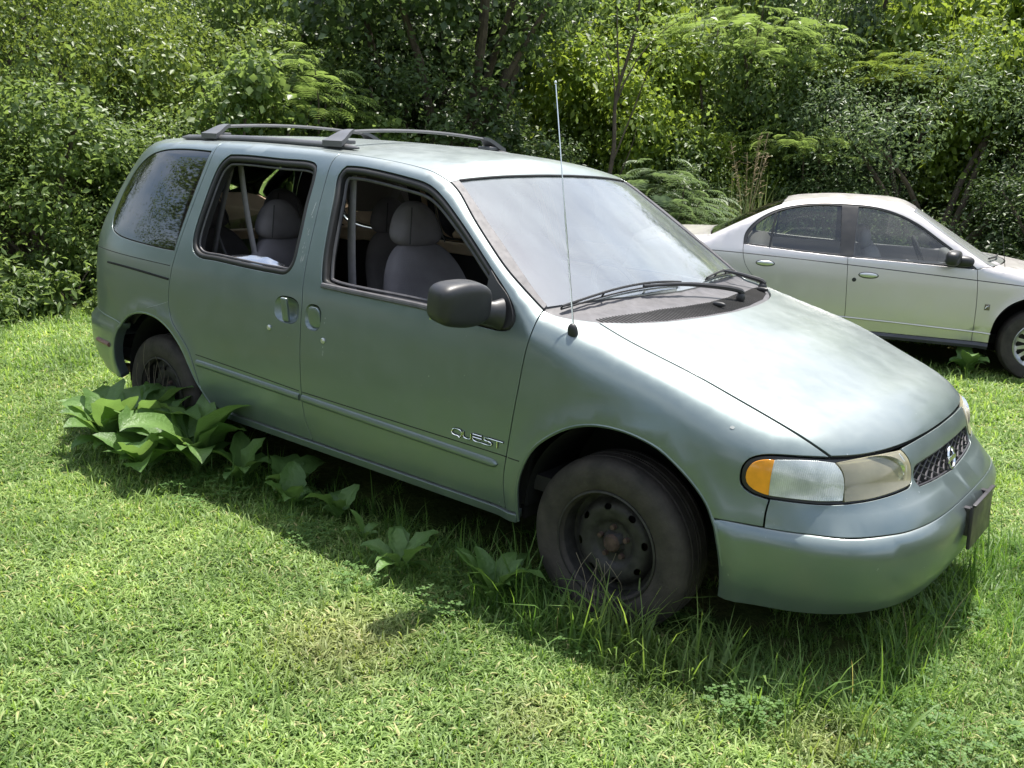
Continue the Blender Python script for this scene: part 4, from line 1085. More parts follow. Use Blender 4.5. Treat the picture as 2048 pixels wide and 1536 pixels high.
s_drip = [(-1.06, -.61, 1.287), (-1.30, -.575, 1.33), (-1.6, -.565, 1.345), (-1.9, -.57, 1.335), (-2.13, -.60, 1.29)]
s_rgl = [(-2.13, -.60, 1.29), (-2.38, -.66, 1.17), (-2.58, -.70, 1.07), (-2.70, -.715, 1.01)]
s_trunk_e = [(-2.70, -.715, 1.01), (-2.95, -.715, .985), (-3.25, -.70, .955), (-3.42, -.68, .90), (-3.48, -.66, .75), (-3.50, -.64, .61)]
s_rb = [(-3.50, -.64, .61), (-3.3, -.76, .61), (-3.1, -.81, .60), (-2.935, -.83, .59)]
s_archr = [(-2.935, -.83, .59)] + [(-2.60 + .40 * math.cos(math.radians(a)), -.84, .30 + .37 * math.sin(math.radians(a))) for a in (125, 105, 85, 65, 45)] + [(-2.225, -.84, .50), (-2.195, -.83, .44)]
s_archf = [(-.372, -.83, .285), (-.372, -.84, .40), (-.345, -.84, .50), (-.275, -.84, .60), (-.17, -.84, .665), (-.05, -.84, .70), (.06, -.84, .70), (.18, -.84, .66), (.28, -.83, .585), (.34, -.82, .50), (.365, -.82, .42)]
s_hoodseam = [(-.42, -.80, .912), (-.30, -.76, .925), (0, -.70, .90), (.3, -.66, .83), (.52, -.62, .74)]
s_front = [(.52, -.62, .74), (.62, -.50, .72), (.70, -.25, .70), (.72, 0, .69)]
sk = dict(parent=sedan, mat=SP, sides='RL', h=.06, step=.035, flange=.012)
panel(SB, [fwd(s_fseam), fwd(s_belt1), rev(s_bseam), [s_bseam[0], s_fseam[0]]], name='front_door', **sk)
panel(SB, [fwd(s_bseam), fwd(s_belt2), fwd(s_rseam), fwd(s_archr0), [s_archr0[-1], s_bseam[0]]], name='rear_door', **sk)
panel(SB, [fwd(s_aout), fwd(s_drip), fwd(s_rgl), fwd(s_trunk_e), fwd(s_rb), fwd(s_archr), rev(s_rseam), fwd(s_dlo), [s_dlo[-1], s_aout[0]]], name='body_side', **sk)
panel(SB, [fwd(s_fseam), [s_dlo[-1], s_aout[0]], fwd(s_hoodseam), [(.52, -.62, .74), (.60, -.66, .62), (.62, -.70, .52)], [(.62, -.70, .52), (.50, -.77, .50), (.365, -.82, .50), (.345, -.82, .50)], rev(s_archf)[2:], [(-.372, -.83, .285), s_fseam[0]]], name='front_fender', **sk)
for sg in ([fwd(s_fseam), fwd(s_belt1), rev(s_bseam), [s_bseam[0], s_fseam[0]]], [fwd(s_bseam), fwd(s_belt2), fwd(s_rseam), fwd(s_archr0), [s_archr0[-1], s_bseam[0]]]):
    panel(SB, sg, name='inner_panel', **{**sk, 'mat': M['void'], 'off': -.016, 'gap': -.004, 'flange': 0, 'h': .1})
s_roof = [[(-.985, 0, 1.345), (-1.0, -.3, 1.33), (-1.06, -.61, 1.287)], fwd(s_drip), [(-2.13, -.60, 1.29), (-2.10, -.3, 1.32), (-2.09, 0, 1.33)], [(-2.09, 0, 1.33), (-.985, 0, 1.345)]]
ck = dict(kind='top', centre=0, parent=sedan, h=.07, step=.04)
panel(SB, s_roof, name='roof', mat=SP, **ck)
panel(SB, s_roof, name='headliner', mat=M['headliner'], **{**ck, 'off': -.035, 'gap': 0, 'flange': 0})
s_wsb = [(-.42, -.80, .912), (-.33, -.6, .93), (-.25, -.3, .945), (-.22, 0, .95)]
panel(SB, [[(-.985, 0, 1.345), (-1.0, -.3, 1.33), (-1.06, -.61, 1.287)], rev(s_aout), fwd(s_wsb), [(-.22, 0, .95), (-.985, 0, 1.345)]], name='windshield', mat=M['sedan_screen'], **{**ck, 'off': -.004, 'gap': .012, 'flange': 0})
panel(SB, [[(-2.09, 0, 1.33), (-2.10, -.3, 1.32), (-2.13, -.60, 1.29)], fwd(s_rgl), [(-2.70, -.715, 1.01), (-2.72, -.4, 1.0), (-2.73, 0, 1.0)], [(-2.73, 0, 1.0), (-2.09, 0, 1.33)]], name='rear_window', mat=M['tint_glass'], **{**ck, 'off': -.004, 'gap': .012, 'flange': 0})
panel(SB, [fwd(s_wsb)[::-1], fwd(s_hoodseam), fwd(s_front), [(.72, 0, .69), (-.22, 0, .95)]], name='hood', mat=SP, **ck)
panel(SB, [[(-2.73, 0, 1.0), (-2.72, -.4, 1.0), (-2.70, -.715, 1.01)], fwd(s_trunk_e)[:4], [(-3.42, -.68, .90), (-3.46, -.3, .93), (-3.465, 0, .93)], [(-3.465, 0, .93), (-2.73, 0, 1.0)]], name='trunk_lid', mat=SP, **ck)
panel(SB, [[(-3.465, 0, .93), (-3.46, -.3, .93), (-3.42, -.68, .90)], fwd(s_trunk_e)[3:], [(-3.50, -.64, .61), (-3.52, 0, .61)], [(-3.52, 0, .61), (-3.465, 0, .93)]], name='tail_panel', mat=SP, centre=SB.cR, parent=sedan, h=.08)
panel(SB, [rev(s_rb), [(-3.50, -.64, .61), (-3.52, 0, .61)], [(-3.52, 0, .61), (-3.5, 0, .28)], [(-3.5, 0, .28), (-3.3, -.66, .27), (-3.0, -.79, .27)], [(-3.0, -.79, .27), (-2.99, -.82, .42), (-2.935, -.83, .59)]], name='rear_bumper', mat=SP, centre=SB.cR, parent=sedan, h=.08)
panel(SB, [[(.72, 0, .69), (.70, -.25, .70), (.52, -.62, .74)], [(.52, -.62, .74), (.60, -.66, .62), (.62, -.70, .52)], [(.62, -.70, .52), (.345, -.82, .50)], s_archf[-2:], [(.365, -.82, .42), (.38, -.80, .24)], [(.38, -.80, .24), (.6, -.6, .2), (.75, 0, .2)], [(.75, 0, .2), (.72, 0, .69)]], name='front_bumper', mat=SP, centre=SB.cF, parent=sedan, h=.08)
# side glass with black frames
gl_r = [[(-1.50, -.82, .905), (-1.10, -.82, .897), (-.60, -.81, .89)], [(-.60, -.81, .89), (-.67, -.78, .95), (-.85, -.725, 1.07), (-1.04, -.665, 1.19), (-1.21, -.625, 1.258), (-1.40, -.60, 1.296), (-1.50, -.60, 1.302)], [(-1.50, -.60, 1.302), (-1.50, -.82, .905)]]
gl_f = [[(-1.60, -.81, .912), (-1.63, -.60, 1.30)], [(-1.63, -.60, 1.30), (-1.80, -.60, 1.294), (-1.99, -.62, 1.270), (-2.155, -.65, 1.216), (-2.295, -.70, 1.12), (-2.37, -.76, 1.02), (-2.378, -.79, .948)], [(-2.378, -.79, .948), (-2.0, -.81, .928), (-1.60, -.81, .912)]]
panel(SB, [fwd(s_dlo), fwd(s_belt1), fwd(s_belt2)], [gl_r, gl_f], name='window_frame', **{**sk, 'mat': M['black_plastic'], 'off': -.004, 'gap': -.001, 'h': .04})
sg_glass = glass('sedan_side_glass', (.85, .88, .86), .03, rough=.02, film=(.55, .57, .55), film_fac=.03)
for sgx in (gl_r, gl_f):
    panel(SB, sgx, name='side_window', **{**sk, 'mat': sg_glass, 'off': -.012, 'gap': -.004, 'flange': 0})
q = SB.on(catmull(np.array([(-2.18, -.80, .925), (-2.17, -.72, 1.08), (-2.16, -.66, 1.21)]), .05), off=-.008)
def side_tube(pts, r, mat, nm, off=0, flat=None, both=True, par=None):
    q = SB.on(catmull(np.array(pts), .04), off=off)
    for sgn in ((1, -1) if both else (1,)):
        g = Geo(); g.tube(q * [1, sgn, 1], r, 6, flat=flat); g.build(nm, mat, par or sedan)
side_tube([(-2.18, -.80, .925), (-2.17, -.72, 1.08), (-2.16, -.66, 1.21)], .010, M['black_plastic'], 'window_bar', -.006)
side_tube([(-2.78, -.82, .868), (-2.39, -.82, .860), (-1.54, -.83, .832), (-.53, -.83, .785), (.1, -.83, .755)], .0045, M['grey_plastic'], 'belt_line', -.002)
side_tube([(-2.19, -.84, .405), (-1.50, -.84, .392), (-.375, -.83, .365)], .006, SP, 'side_crease', .003)
side_tube([(-2.19, -.82, .262), (-1.2, -.82, .258), (-.375, -.82, .255)], .026, simple('blue_grey_sill_plastic', (.050, .050, .062), .5, var=.2), 'sill_moulding', -.006, ((0, 0, 1), 1.1))
for sgn in (1, -1):
    for x, z in ((-2.20, .79), (-1.36, .757)):
        p_ = SB.on([(x, -.83, z)])[0]
        g = Geo(); g.sup(p_ + [0, -.004, 0], (.072, .012, .021), 2.2, 26, 12); g.build('door_handle', M['bright_trim'], sedan, mirror=sgn < 0)
        g = Geo(); g.sup(p_ + [0, -.0005, -.002], (.080, .006, .027), 2.2, 26, 12); g.build('handle_recess', M['rubber'], sedan, mirror=sgn < 0)
    p_ = SB.on([(-1.468, -.83, .710)])[0]
    g = Geo(); g.lathe([(.0, -.003), (.012, -.004), (.016, -.003), (.018, .002)], p_, 'Y', 20); g.build('key_lock', M['rubber'], sedan, mirror=sgn < 0)
    g = Geo()
    g.sup((-.745, -.915, .958), (.055, .140, .062), 3.0, 30, 18, Euler((0, .1, -.25))); g.sup((-.660, -.830, .930), (.085, .055, .045), 2.4, 20, 12)
    g.build('side_mirror', M['black_plastic'], sedan, mirror=sgn < 0)
    # square fender badge: ringed sweep on a bright tile
    p_ = SB.on([(-.43, -.835, .578)])[0]
    g = Geo(); g.box(p_, (.020, .003, .024), None, .002); bdg = g.build('fender_badge', simple('bronze_badge_face' , (.16, .14, .11), .4, metal=.5), sedan, mirror=sgn < 0)
    g = Geo(); g.tube([p_ + [-.014, -.0045, -.012], p_ + [-.006, -.0045, .004], p_ + [.012, -.0045, .014]], .0022, 5); g.tube([p_ + [.014, -.0045, -.010], p_ + [.004, -.0045, .0], p_ + [-.010, -.0045, .014]], .0016, 5)
    g.build('badge_sweep', M['chrome'], bdg, mirror=sgn < 0)
for sgn in (1, -1):
    for cx in (0, -2.6):
        V = []; n = 24
        for i in range(n + 1):
            a = math.radians(-20 + 220 * i / n); x, z = cx + .385 * math.cos(a), .30 + .385 * math.sin(a); V += [(x, -sgn * .80, z), (x, -sgn * .45, z)]
        mesh_obj('wheel_well', V, [(2 * i, 2 * i + 1, 2 * i + 3, 2 * i + 2) for i in range(n)] + [tuple(2 * i + 1 for i in range(n + 1))], M['void'], sedan)
alloy = simple('brushed_alloy', (.45, .45, .44), .35, metal=.8, var=.15)
aly = pch([0, .04, .06, .16, .18, .19], [.045, .045, .030, .020, .035, .05])
for cx in (0, -2.6):
    for outward in (-1, 1):
        w = empty('wheel', (cx, outward * .745, .297)); w.parent = sedan
        prof = [(.185, .07), (.20, .088), (.25, .096), (.28, .090), (.296, .070), (.30, .04), (.30, .0)]; prof = prof + [(r, -a) for r, a in prof[::-1]]
        g = Geo(); g.lathe(prof, (0, 0, 0), 'Y', 56); g.build('tyre', M['tyre'], w)
        H = []
        for k in range(14):
            a0 = 2 * math.pi * k / 14; e = []
            for r_, da in ((.070, -.05), (.10, -.12), (.155, -.15), (.165, -.05), (.165, .09), (.155, .13), (.10, .03), (.075, -.02)):
                e.append((r_ * math.cos(a0 + da), r_ * math.sin(a0 + da)))
            H.append(np.array(e))
        V, Fs = disc(lambda r: aly(r) + .03, .008, .188, H, .02, outward)
        g = Geo(); g.add(V, Fs); g.lathe([(.188, outward * .085), (.194, outward * .082), (.186, outward * .05), (.182, 0), (.182, -outward * .05)], (0, 0, 0), 'Y', 48); g.build('rim', alloy, w)
        g = Geo(); g.lathe([(0, 0), (.15, 0), (.15, -outward * .03)], (0, 0, 0), 'Y', 24); g.build('brake_disc', M['rim'], w)
g = Geo(); g.box((-1.3, 0, .28), (1.7, .55, .04)); g.box((-1.3, 0, .27), (.85, .74, .03)); g.box((.25, 0, .45), (.35, .42, .14)); g.box((-3.0, 0, .5), (.35, .55, .1)); g.build('underbody', M['void'], sedan)
grey_trim = simple('sedan_grey_cabin', (.26, .25, .26), .85)
g = Geo(); g.box((-1.5, 0, .34), (1.0, .72, .02)); g.box((-2.62, 0, .93), (.22, .62, .02)); g.box((-.50, 0, .84), (.16, .66, .08), None, .03)
for sgn in (1, -1): g.box((-1.5, sgn * .70, .70), (.9, .025, .20), None, .02); g.box((-1.52, sgn * .64, 1.10), (.03, .03, .22), Euler((sgn * -.5 * -1, 0, 0)))
g.build('cabin_trim', grey_trim, sedan)
for (x, y, w_) in ((-1.30, -.36, .23), (-1.30, .36, .23)):
    g = Geo(); g.sup((x, y, .72), (.09, w_, .26), 3, rot=Euler((0, -.22, 0))); g.sup((x + .22, y, .48), (.26, w_, .08), 3); g.sup((x - .10, y, 1.02), (.05, .13, .09), 2.6); g.build('seat', grey_trim, sedan)
g = Geo(); g.sup((-2.25, 0, .74), (.10, .60, .25), 3.4, rot=Euler((0, -.3, 0))); g.sup((-2.02, 0, .50), (.26, .60, .09), 3.4); g.build('rear_seat', grey_trim, sedan)
g = Geo(); cst = np.array([-.86, .36, .86]); e = Euler((0, math.radians(-25), 0)).to_matrix()
g.tube([cst + np.array(e @ Vector((0, .18 * math.cos(t), .18 * math.sin(t)))) for t in np.linspace(0, 2 * math.pi, 33)], .014, 8, caps=False); g.build('steering_wheel', M['interior'], sedan)
g = Geo(); q = [SB.on([(x, -abs(y), .94)], 'top', .02)[0] * [1, -1 if y > 0 else 1, 1] for x, y in ((-.28, -.05), (-.33, -.3), (-.42, -.55), (-.46, -.68))]
g.tube(q, .008, 6); g.build('wiper', M['black_plastic'], sedan)
g = Geo(); g.tube([(-.34, -.79, .90), (-.42, -.79, 1.25)], .0025, 5); g.build('antenna_mast', M['black_plastic'], sedan)
# ------------------------------------------------------------------ foliage materials
def leaf_mat(name, dark, light, trans=(.25, .42, .06), tf=.42, rough=.44, spec=.40, brown=None, nscale=.9):
    m, nt, b = new_mat(name); N, L = nt.nodes, nt.links
    out = [n for n in N if n.type == 'OUTPUT_MATERIAL'][0]
    at = N.new('ShaderNodeAttribute'); at.attribute_name = 'tone'
    oi = N.new('ShaderNodeObjectInfo')
    n = noise(nt, nscale, 3)
    add = N.new('ShaderNodeMath'); add.operation = 'MULTIPLY_ADD'; add.inputs[1].default_value = .55
    L.new(at.outputs['Fac'], add.inputs[0])
    sc = N.new('ShaderNodeMath'); sc.operation = 'MULTIPLY'; sc.inputs[1].default_value = .55; L.new(n.outputs['Fac'], sc.inputs[0]); L.new(sc.outputs[0], add.inputs[2])
    stops = [(.12, dark), (.55, [(a + c) / 2 for a, c in zip(dark, light)]), (.85, light)]
    if brown: stops.append((.98, brown))
    c = ramp(nt, add.outputs[0], stops)
    L.new(c, b.inputs['Base Color']); b.inputs['Roughness'].default_value = rough; b.inputs['Specular IOR Level'].default_value = spec
    tl = N.new('ShaderNodeBsdfTranslucent'); hs = N.new('ShaderNodeMixRGB'); hs.inputs['Fac'].default_value = .65; hs.inputs['Color2'].default_value = (*trans, 1)
    L.new(c, hs.inputs['Color1']); L.new(hs.outputs['Color'], tl.inputs['Color'])
    ms = N.new('ShaderNodeMixShader'); ms.inputs['Fac'].default_value = tf
    L.new(b.outputs[0], ms.inputs[1]); L.new(tl.outputs[0], ms.inputs[2]); L.new(ms.outputs[0], out.inputs['Surface'])
    return m
LM = {
 'mid': leaf_mat('mid_green_leaf', (.040, .078, .020), (.155, .225, .062), trans=(.32, .44, .10), tf=.45),
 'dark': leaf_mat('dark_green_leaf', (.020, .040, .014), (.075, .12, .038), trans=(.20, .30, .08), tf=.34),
 'blue': leaf_mat('blue_green_leaf', (.040, .070, .032), (.125, .185, .080), trans=(.27, .38, .13), tf=.38),
 'lime': leaf_mat('yellow_green_leaf', (.075, .13, .016), (.19, .26, .035), trans=(.40, .52, .06), tf=.45),
 'olive': leaf_mat('olive_leaf', (.045, .085, .016), (.16, .23, .045), trans=(.28, .36, .06), brown=(.22, .13, .04)),
 'weed': leaf_mat('broad_weed_leaf', (.050, .110, .028), (.135, .235, .065), trans=(.28, .46, .09), tf=.35, rough=.50, nscale=6),
 'grass': None,
}
def crinkle(m, scale, strength):
    nt = m.node_tree; b = [n for n in nt.nodes if n.type == 'BSDF_PRINCIPLED'][0]
    n = noise(nt, scale, 2); bp = nt.nodes.new('ShaderNodeBump'); bp.inputs['Strength'].default_value = strength; bp.inputs['Distance'].default_value = .006
    nt.links.new(n.outputs['Fac'], bp.inputs['Height']); nt.links.new(bp.outputs['Normal'], b.inputs['Normal'])
crinkle(LM['weed'], 55, .9)
bark = simple('grey_brown_bark', (.075, .058, .042), .9, var=.35, vscale=14, bump=.6, bscale=30)

def leaves(pos, nrm, size, aspect, tone, r=rng, fold=.25, droop=.0, lobed=False):
    """one small folded leaf per position: 2 quads sharing a midrib"""
    n = len(pos); nrm = nrm / (np.linalg.norm(nrm, axis=1)[:, None] + 1e-9)
    t = r.normal(size=(n, 3)); t[:, 2] -= droop; t -= (t * nrm).sum(1)[:, None] * nrm; t /= np.linalg.norm(t, axis=1)[:, None] + 1e-9
    w = np.cross(nrm, t); L = size[:, None]; W = L * aspect
    base = pos - t * L * .5; tip = pos + t * L * .5 - nrm * L * .12
    mid = pos + t * L * .02
    s1 = mid + w * W * .5 + nrm * L * fold * .3; s2 = mid - w * W * .5 + nrm * L * fold * .3
    V = np.stack([base, s1, tip, s2], 1).reshape(-1, 3)
    k = np.arange(n) * 4
    T = np.concatenate([np.stack([k, k + 1, k + 2], 1), np.stack([k, k + 2, k + 3], 1)])
    return V, T, np.repeat(tone, 4)

def crown_points(r, n, radii, lumps, shell=.55, up=.5):
    """leaf positions in leafy clumps spread through a lumpy crown"""
    c = r.normal(size=(lumps, 3)); c /= np.linalg.norm(c, axis=1)[:, None]; c *= (shell + (1 - shell) * r.random((lumps, 1))) * np.array(radii)
    rad = (.10 + .34 * r.random(lumps) ** 1.6) * np.mean(radii)
    w = rad ** 2; idx = r.choice(lumps, n, p=w / w.sum())
    d = r.normal(size=(n, 3)); d /= np.linalg.norm(d, axis=1)[:, None]; q = (.35 + .65 * r.random(n)) ** .5
    P = c[idx] + d * (rad[idx] * q)[:, None] * np.array([1, 1, .8])
    k = r.random(n) < .22; P[k] += r.normal(size=(k.sum(), 3)) * .20 * np.mean(radii)
    nn = d * .7 + np.array([0, 0, up]) + r.normal(size=(n, 3)) * .45
    tone = np.clip(.5 + .18 * r.normal(size=n) + (r.random(lumps)[idx] - .5) * .75, 0, 1)
    global lump_size; lump_size = (.62 + .95 * r.random(lumps) ** 1.6)[idx]
    return P, nn, tone, c, rad

def stems_geo(g, root, ends, r0, r=rnd, k=4):
    for e in ends:
        p0 = np.array(root, float); e = np.array(e, float); P = []
        bend = np.array([r.uniform(-.15, .15), r.uniform(-.15, .15), r.uniform(0, .2)]) * np.linalg.norm(e - p0)
        for t in np.linspace(0, 1, k + 2): P.append(p0 * (1 - t) + e * t + bend * 4 * t * (1 - t) * .5)
        g.tube(P, np.linspace(r0, r0 * .25, len(P)), 6, caps=False)

def make_plant(name, kind, radii, n, size, aspect, lumps, mat, seed, label, cat, group=None, trunk=.05, zc=None, up=.5, partn=('foliage', 'stems')):
    r = np.random.default_rng(seed); zc = radii[2] * .95 if zc is None else zc
    P, nn, tone, c, rad = crown_points(r, n, radii, lumps, up=up)
    P[:, 2] += zc; k = P[:, 2] > .02; P, nn, tone = P[k], nn[k], tone[k]
    sz = size * (.65 + .7 * r.random(len(P))) * lump_size[k]; sz = np.minimum(sz, size * (1.15 if size > .075 else 1.7))
    V, T, tn = leaves(P, nn, sz, aspect, tone, r)
    root = empty(name)
    bigmesh(partn[0], V, tris=T, mat=mat, parent=root, attr={'tone': tn})
    g = Geo(); ends = c[:min(len(c), 14)] + [0, 0, zc]
    stems_geo(g, (0, 0, 0), ends, trunk, random.Random(seed))
    g.build(partn[1], bark, root)
    tag(root, label, cat, group); return root

def frond_mesh(r, n_fr, spread, mat, parent, name='foliage', fl=.42, pin=11, zoff=0):
    """feathery mimosa foliage: arched fronds carrying pairs of comb-like pinnae"""
    VV, TT, tn = [], [], []; o = 0
    for f in range(n_fr):
        a = r.uniform(0, 2 * math.pi); R_ = r.uniform(.0, 1) ** .5; z = spread[2] * (r.random() * (1.15 - .7 * R_)) + zoff
        p0 = np.array([spread[0] * R_ * math.cos(a), spread[1] * R_ * math.sin(a), z])
        d = np.array([math.cos(a) + r.normal() * .5, math.sin(a) + r.normal() * .5, .25]); d /= np.linalg.norm(d)
        L = fl * r.uniform(.7, 1.2); tone = np.clip(r.normal(.5, .2) + (z / spread[2] - .5) * .3, 0, 1)
        side = np.cross(d, [0, 0, 1]); side /= np.linalg.norm(side)
        for k in range(pin):
            t = (k + 1) / (pin + .5); c = p0 + d * L * t + np.array([0, 0, -L * .55 * t * t]); pl = L * .42 * math.sin(math.pi * (.15 + .8 * t)) + .02
            for sg in (1, -1):
                e = side * sg + d * .35 + np.array([0, 0, -.25]); e /= np.linalg.norm(e); w = d * .011 * (L / .42)
                m = c + e * pl * .5 + np.array([0, 0, .01]); q = c + e * pl + np.array([0, 0, -.02 * r.random()])
                VV += [c - w * .6, c + w * .6, m + w, m - w, q]; TT += [(o, o + 1, o + 2), (o, o + 2, o + 3), (o + 3, o + 2, o + 4)]; tn += [tone] * 5; o += 5
        w = np.cross(d, side) * .003; 
    return bigmesh(name, np.array(VV), tris=np.array(TT), mat=mat, parent=parent, attr={'tone': np.array(tn)})

def make_mimosa(seed, spread, n, mat, label, height, group=None, trunk=.035, fl=.34):
    root = empty('mimosa_tree'); r = np.random.default_rng(seed)
    frond_mesh(r, n, spread, mat, root, 'crown', fl=fl, zoff=height - spread[2])
    g = Geo(); rr_ = random.Random(seed)
    ends = [(spread[0] * .7 * math.cos(a), spread[1] * .7 * math.sin(a), height - spread[2] * rr_.uniform(.1, .7)) for a in np.linspace(0, 6, 7)]
    stems_geo(g, (0, 0, 0), ends, trunk, rr_); g.build('trunk', bark, root)
    tag(root, label, 'tree', group); return root

def copy_tree(o, loc, rz=0.0, sc=1.0, label=None, group=None):
    c = o.copy(); COL.objects.link(c); c.location = loc; c.rotation_euler = (0, 0, rz); c.scale = (sc,) * 3 if not hasattr(sc, '__len__') else sc
    if label: c['label'] = label
    if group: c['group'] = group
    for ch in list(o.children):
        d = ch.copy(); COL.objects.link(d); d.parent = c
    return c
def place(o, loc, rz=0.0, sc=1.0):
    o.location = loc; o.rotation_euler = (0, 0, rz); o.scale = (sc,) * 3 if not hasattr(sc, '__len__') else sc; return o

# ------------------------------------------------------------------ ground with its rise behind the thicket
def gz(x, y):
    """ground height"""
    x = np.asarray(x, float); y = np.asarray(y, float)
    d = np.maximum(0, (-(x + 7.2) * .80 + (y - 2.0) * .35) ) ; d2 = np.maximum(0, y - 8.0 - .1 * x)
    return .012 * np.sin(x * 1.3 + .5) * np.cos(y * 1.1) + .10 * np.minimum(d, 30) * .35 + .16 * np.minimum(d2, 40) * (d2 > 0)
gx = np.unique(np.concatenate([np.linspace(-300, -14, 30), np.linspace(-14, 8, 120), np.linspace(8, 300, 30)]))
gy = np.unique(np.concatenate([np.linspace(-300, -5, 30), np.linspace(-5, 14, 110), np.linspace(14, 400, 34)]))
X, Y = np.meshgrid(gx, gy, indexing='ij'); Z = gz(X, Y)
V = np.stack([X, Y, Z], -1).reshape(-1, 3); a, b_ = len(gx), len(gy)
I = (np.arange(a - 1)[:, None] * b_ + np.arange(b_ - 1)[None, :]).ravel()
Q = np.stack([I, I + b_, I + b_ + 1, I + 1], 1)
gm, nt, b = new_mat('soil_and_thatch')
n1 = noise(nt, 1.2, 6, .6); n2 = noise(nt, 40, 4, .7)
c1 = ramp(nt, n1.outputs['Fac'], [(.35, (.035, .055, .014)), (.55, (.075, .10, .028)), (.72, (.15, .115, .055))])
mxx = nt.nodes.new('ShaderNodeMixRGB'); mxx.blend_type = 'MULTIPLY'; mxx.inputs['Fac'].default_value = .8
c2 = ramp(nt, n2.outputs['Fac'], [(.3, .35), (.7, 1.2)]); nt.links.new(c1, mxx.inputs['Color1']); nt.links.new(c2, mxx.inputs['Color2']); nt.links.new(mxx.outputs['Color'], b.inputs['Base Color'])
b.inputs['Roughness'].default_value = .95; b.inputs['Specular IOR Level'].default_value = .1
bp = nt.nodes.new('ShaderNodeBump'); bp.inputs['Strength'].default_value = .6; bp.inputs['Distance'].default_value = .02; nt.links.new(n2.outputs['Fac'], bp.inputs['Height']); nt.links.new(bp.outputs['Normal'], b.inputs['Normal'])
ground = bigmesh('ground', V, quads=Q, mat=gm, smooth=True); tag(ground, kind='structure')

# ------------------------------------------------------------------ grass: tufts scattered by geometry nodes over one sheet of points
def grass_mat(name, greens, dry, nsc=.55):
    m, nt, b = new_mat(name); N, L = nt.nodes, nt.links
    out = [n for n in N if n.type == 'OUTPUT_MATERIAL'][0]
    geo = N.new('ShaderNodeNewGeometry')
    at = N.new('ShaderNodeAttribute'); at.attribute_name = 'tone'
    def pn(scale, det):
        n = N.new('ShaderNodeTexNoise'); n.inputs['Scale'].default_value = scale; n.inputs['Detail'].default_value = det; L.new(geo.outputs['Position'], n.inputs['Vector']); return n
    big = pn(nsc, 4); med = pn(5.0, 3)
    a1 = N.new('ShaderNodeMath'); a1.operation = 'MULTIPLY_ADD'; a1.inputs[1].default_value = .6; L.new(at.outputs['Fac'], a1.inputs[0])
    s1 = N.new('ShaderNodeMath'); s1.operation = 'MULTIPLY'; s1.inputs[1].default_value = .45; L.new(med.outputs['Fac'], s1.inputs[0]); L.new(s1.outputs[0], a1.inputs[2])
    c = ramp(nt, a1.outputs[0], [(.15, greens[0]), (.5, greens[1]), (.85, greens[2])])
    cd = ramp(nt, at.outputs['Fac'], [(.2, dry[0]), (.8, dry[1])])
    # dry spots: where the slow noise peaks, or single dead blades
    a2 = N.new('ShaderNodeMath'); a2.operation = 'ADD'; L.new(ramp(nt, big.outputs['Fac'], [(.56, 0.0), (.74, .28)]), a2.inputs[0])
    L.new(ramp(nt, at.outputs['Fac'], [(.93, 0.0), (.97, .9)]), a2.inputs[1]); a2.use_clamp = True
    # bare worn patches seen beside the van
    def spot(x, y, r0, amt):
        v = N.new('ShaderNodeVectorMath'); v.operation = 'DISTANCE'; v.inputs[1].default_value = (x, y, 0.03); L.new(geo.outputs['Position'], v.inputs[0])
        return ramp(nt, v.outputs['Value'], [(r0 * .25, amt), (r0, 0.0)])
    last = a2.outputs[0]
    for (x, y, r0, amt) in ((-.55, -1.62, .36, .42), (.18, -1.52, .2, .3), (.9, -1.05, .2, .3), (1.6, .6, .35, .35)):
        ad = N.new('ShaderNodeMath'); ad.operation = 'ADD'; ad.use_clamp = True; L.new(last, ad.inputs[0]); L.new(spot(x, y, r0, amt), ad.inputs[1]); last = ad.outputs[0]
    mxd = N.new('ShaderNodeMixRGB'); L.new(last, mxd.inputs['Fac']); L.new(c, mxd.inputs['Color1']); L.new(cd, mxd.inputs['Color2'])
    dr = pn(1.6, 5); dv_ = N.new('ShaderNodeMixRGB'); dv_.blend_type = 'MULTIPLY'; dv_.inputs['Fac'].default_value = 1.0
    L.new(mxd.outputs['Color'], dv_.inputs['Color1']); L.new(ramp(nt, dr.outputs['Fac'], [(.32, (.66, .72, .62)), (.50, (.95, .95, .95)), (.68, (1.22, 1.16, 1.12))]), dv_.inputs['Color2']); mxd = dv_
    L.new(mxd.outputs['Color'], b.inputs['Base Color']); b.inputs['Roughness'].default_value = .5; b.inputs['Specular IOR Level'].default_value = .3
    tl = N.new('ShaderNodeBsdfTranslucent'); hs = N.new('ShaderNodeMixRGB'); hs.blend_type = 'MULTIPLY'; hs.inputs['Fac'].default_value = 1.0; hs.inputs['Color2'].default_value = (1.8, 1.9, .9, 1)
    L.new(mxd.outputs['Color'], hs.inputs['Color1']); L.new(hs.outputs['Color'], tl.inputs['Color'])
    ms = N.new('ShaderNodeMixShader'); ms.inputs['Fac'].default_value = .38
    L.new(b.outputs[0], ms.inputs[1]); L.new(tl.outputs[0], ms.inputs[2]); L.new(ms.outputs[0], out.inputs['Surface'])
    return m
GM = grass_mat('lawn_grass_blade', ((.060, .120, .028), (.165, .255, .068), (.32, .42, .16)), ((.22, .17, .075), (.42, .38, .20)))
GT = grass_mat('tall_grass_blade', ((.045, .10, .022), (.10, .19, .045), (.19, .29, .075)), ((.22, .16, .08), (.34, .28, .17)))

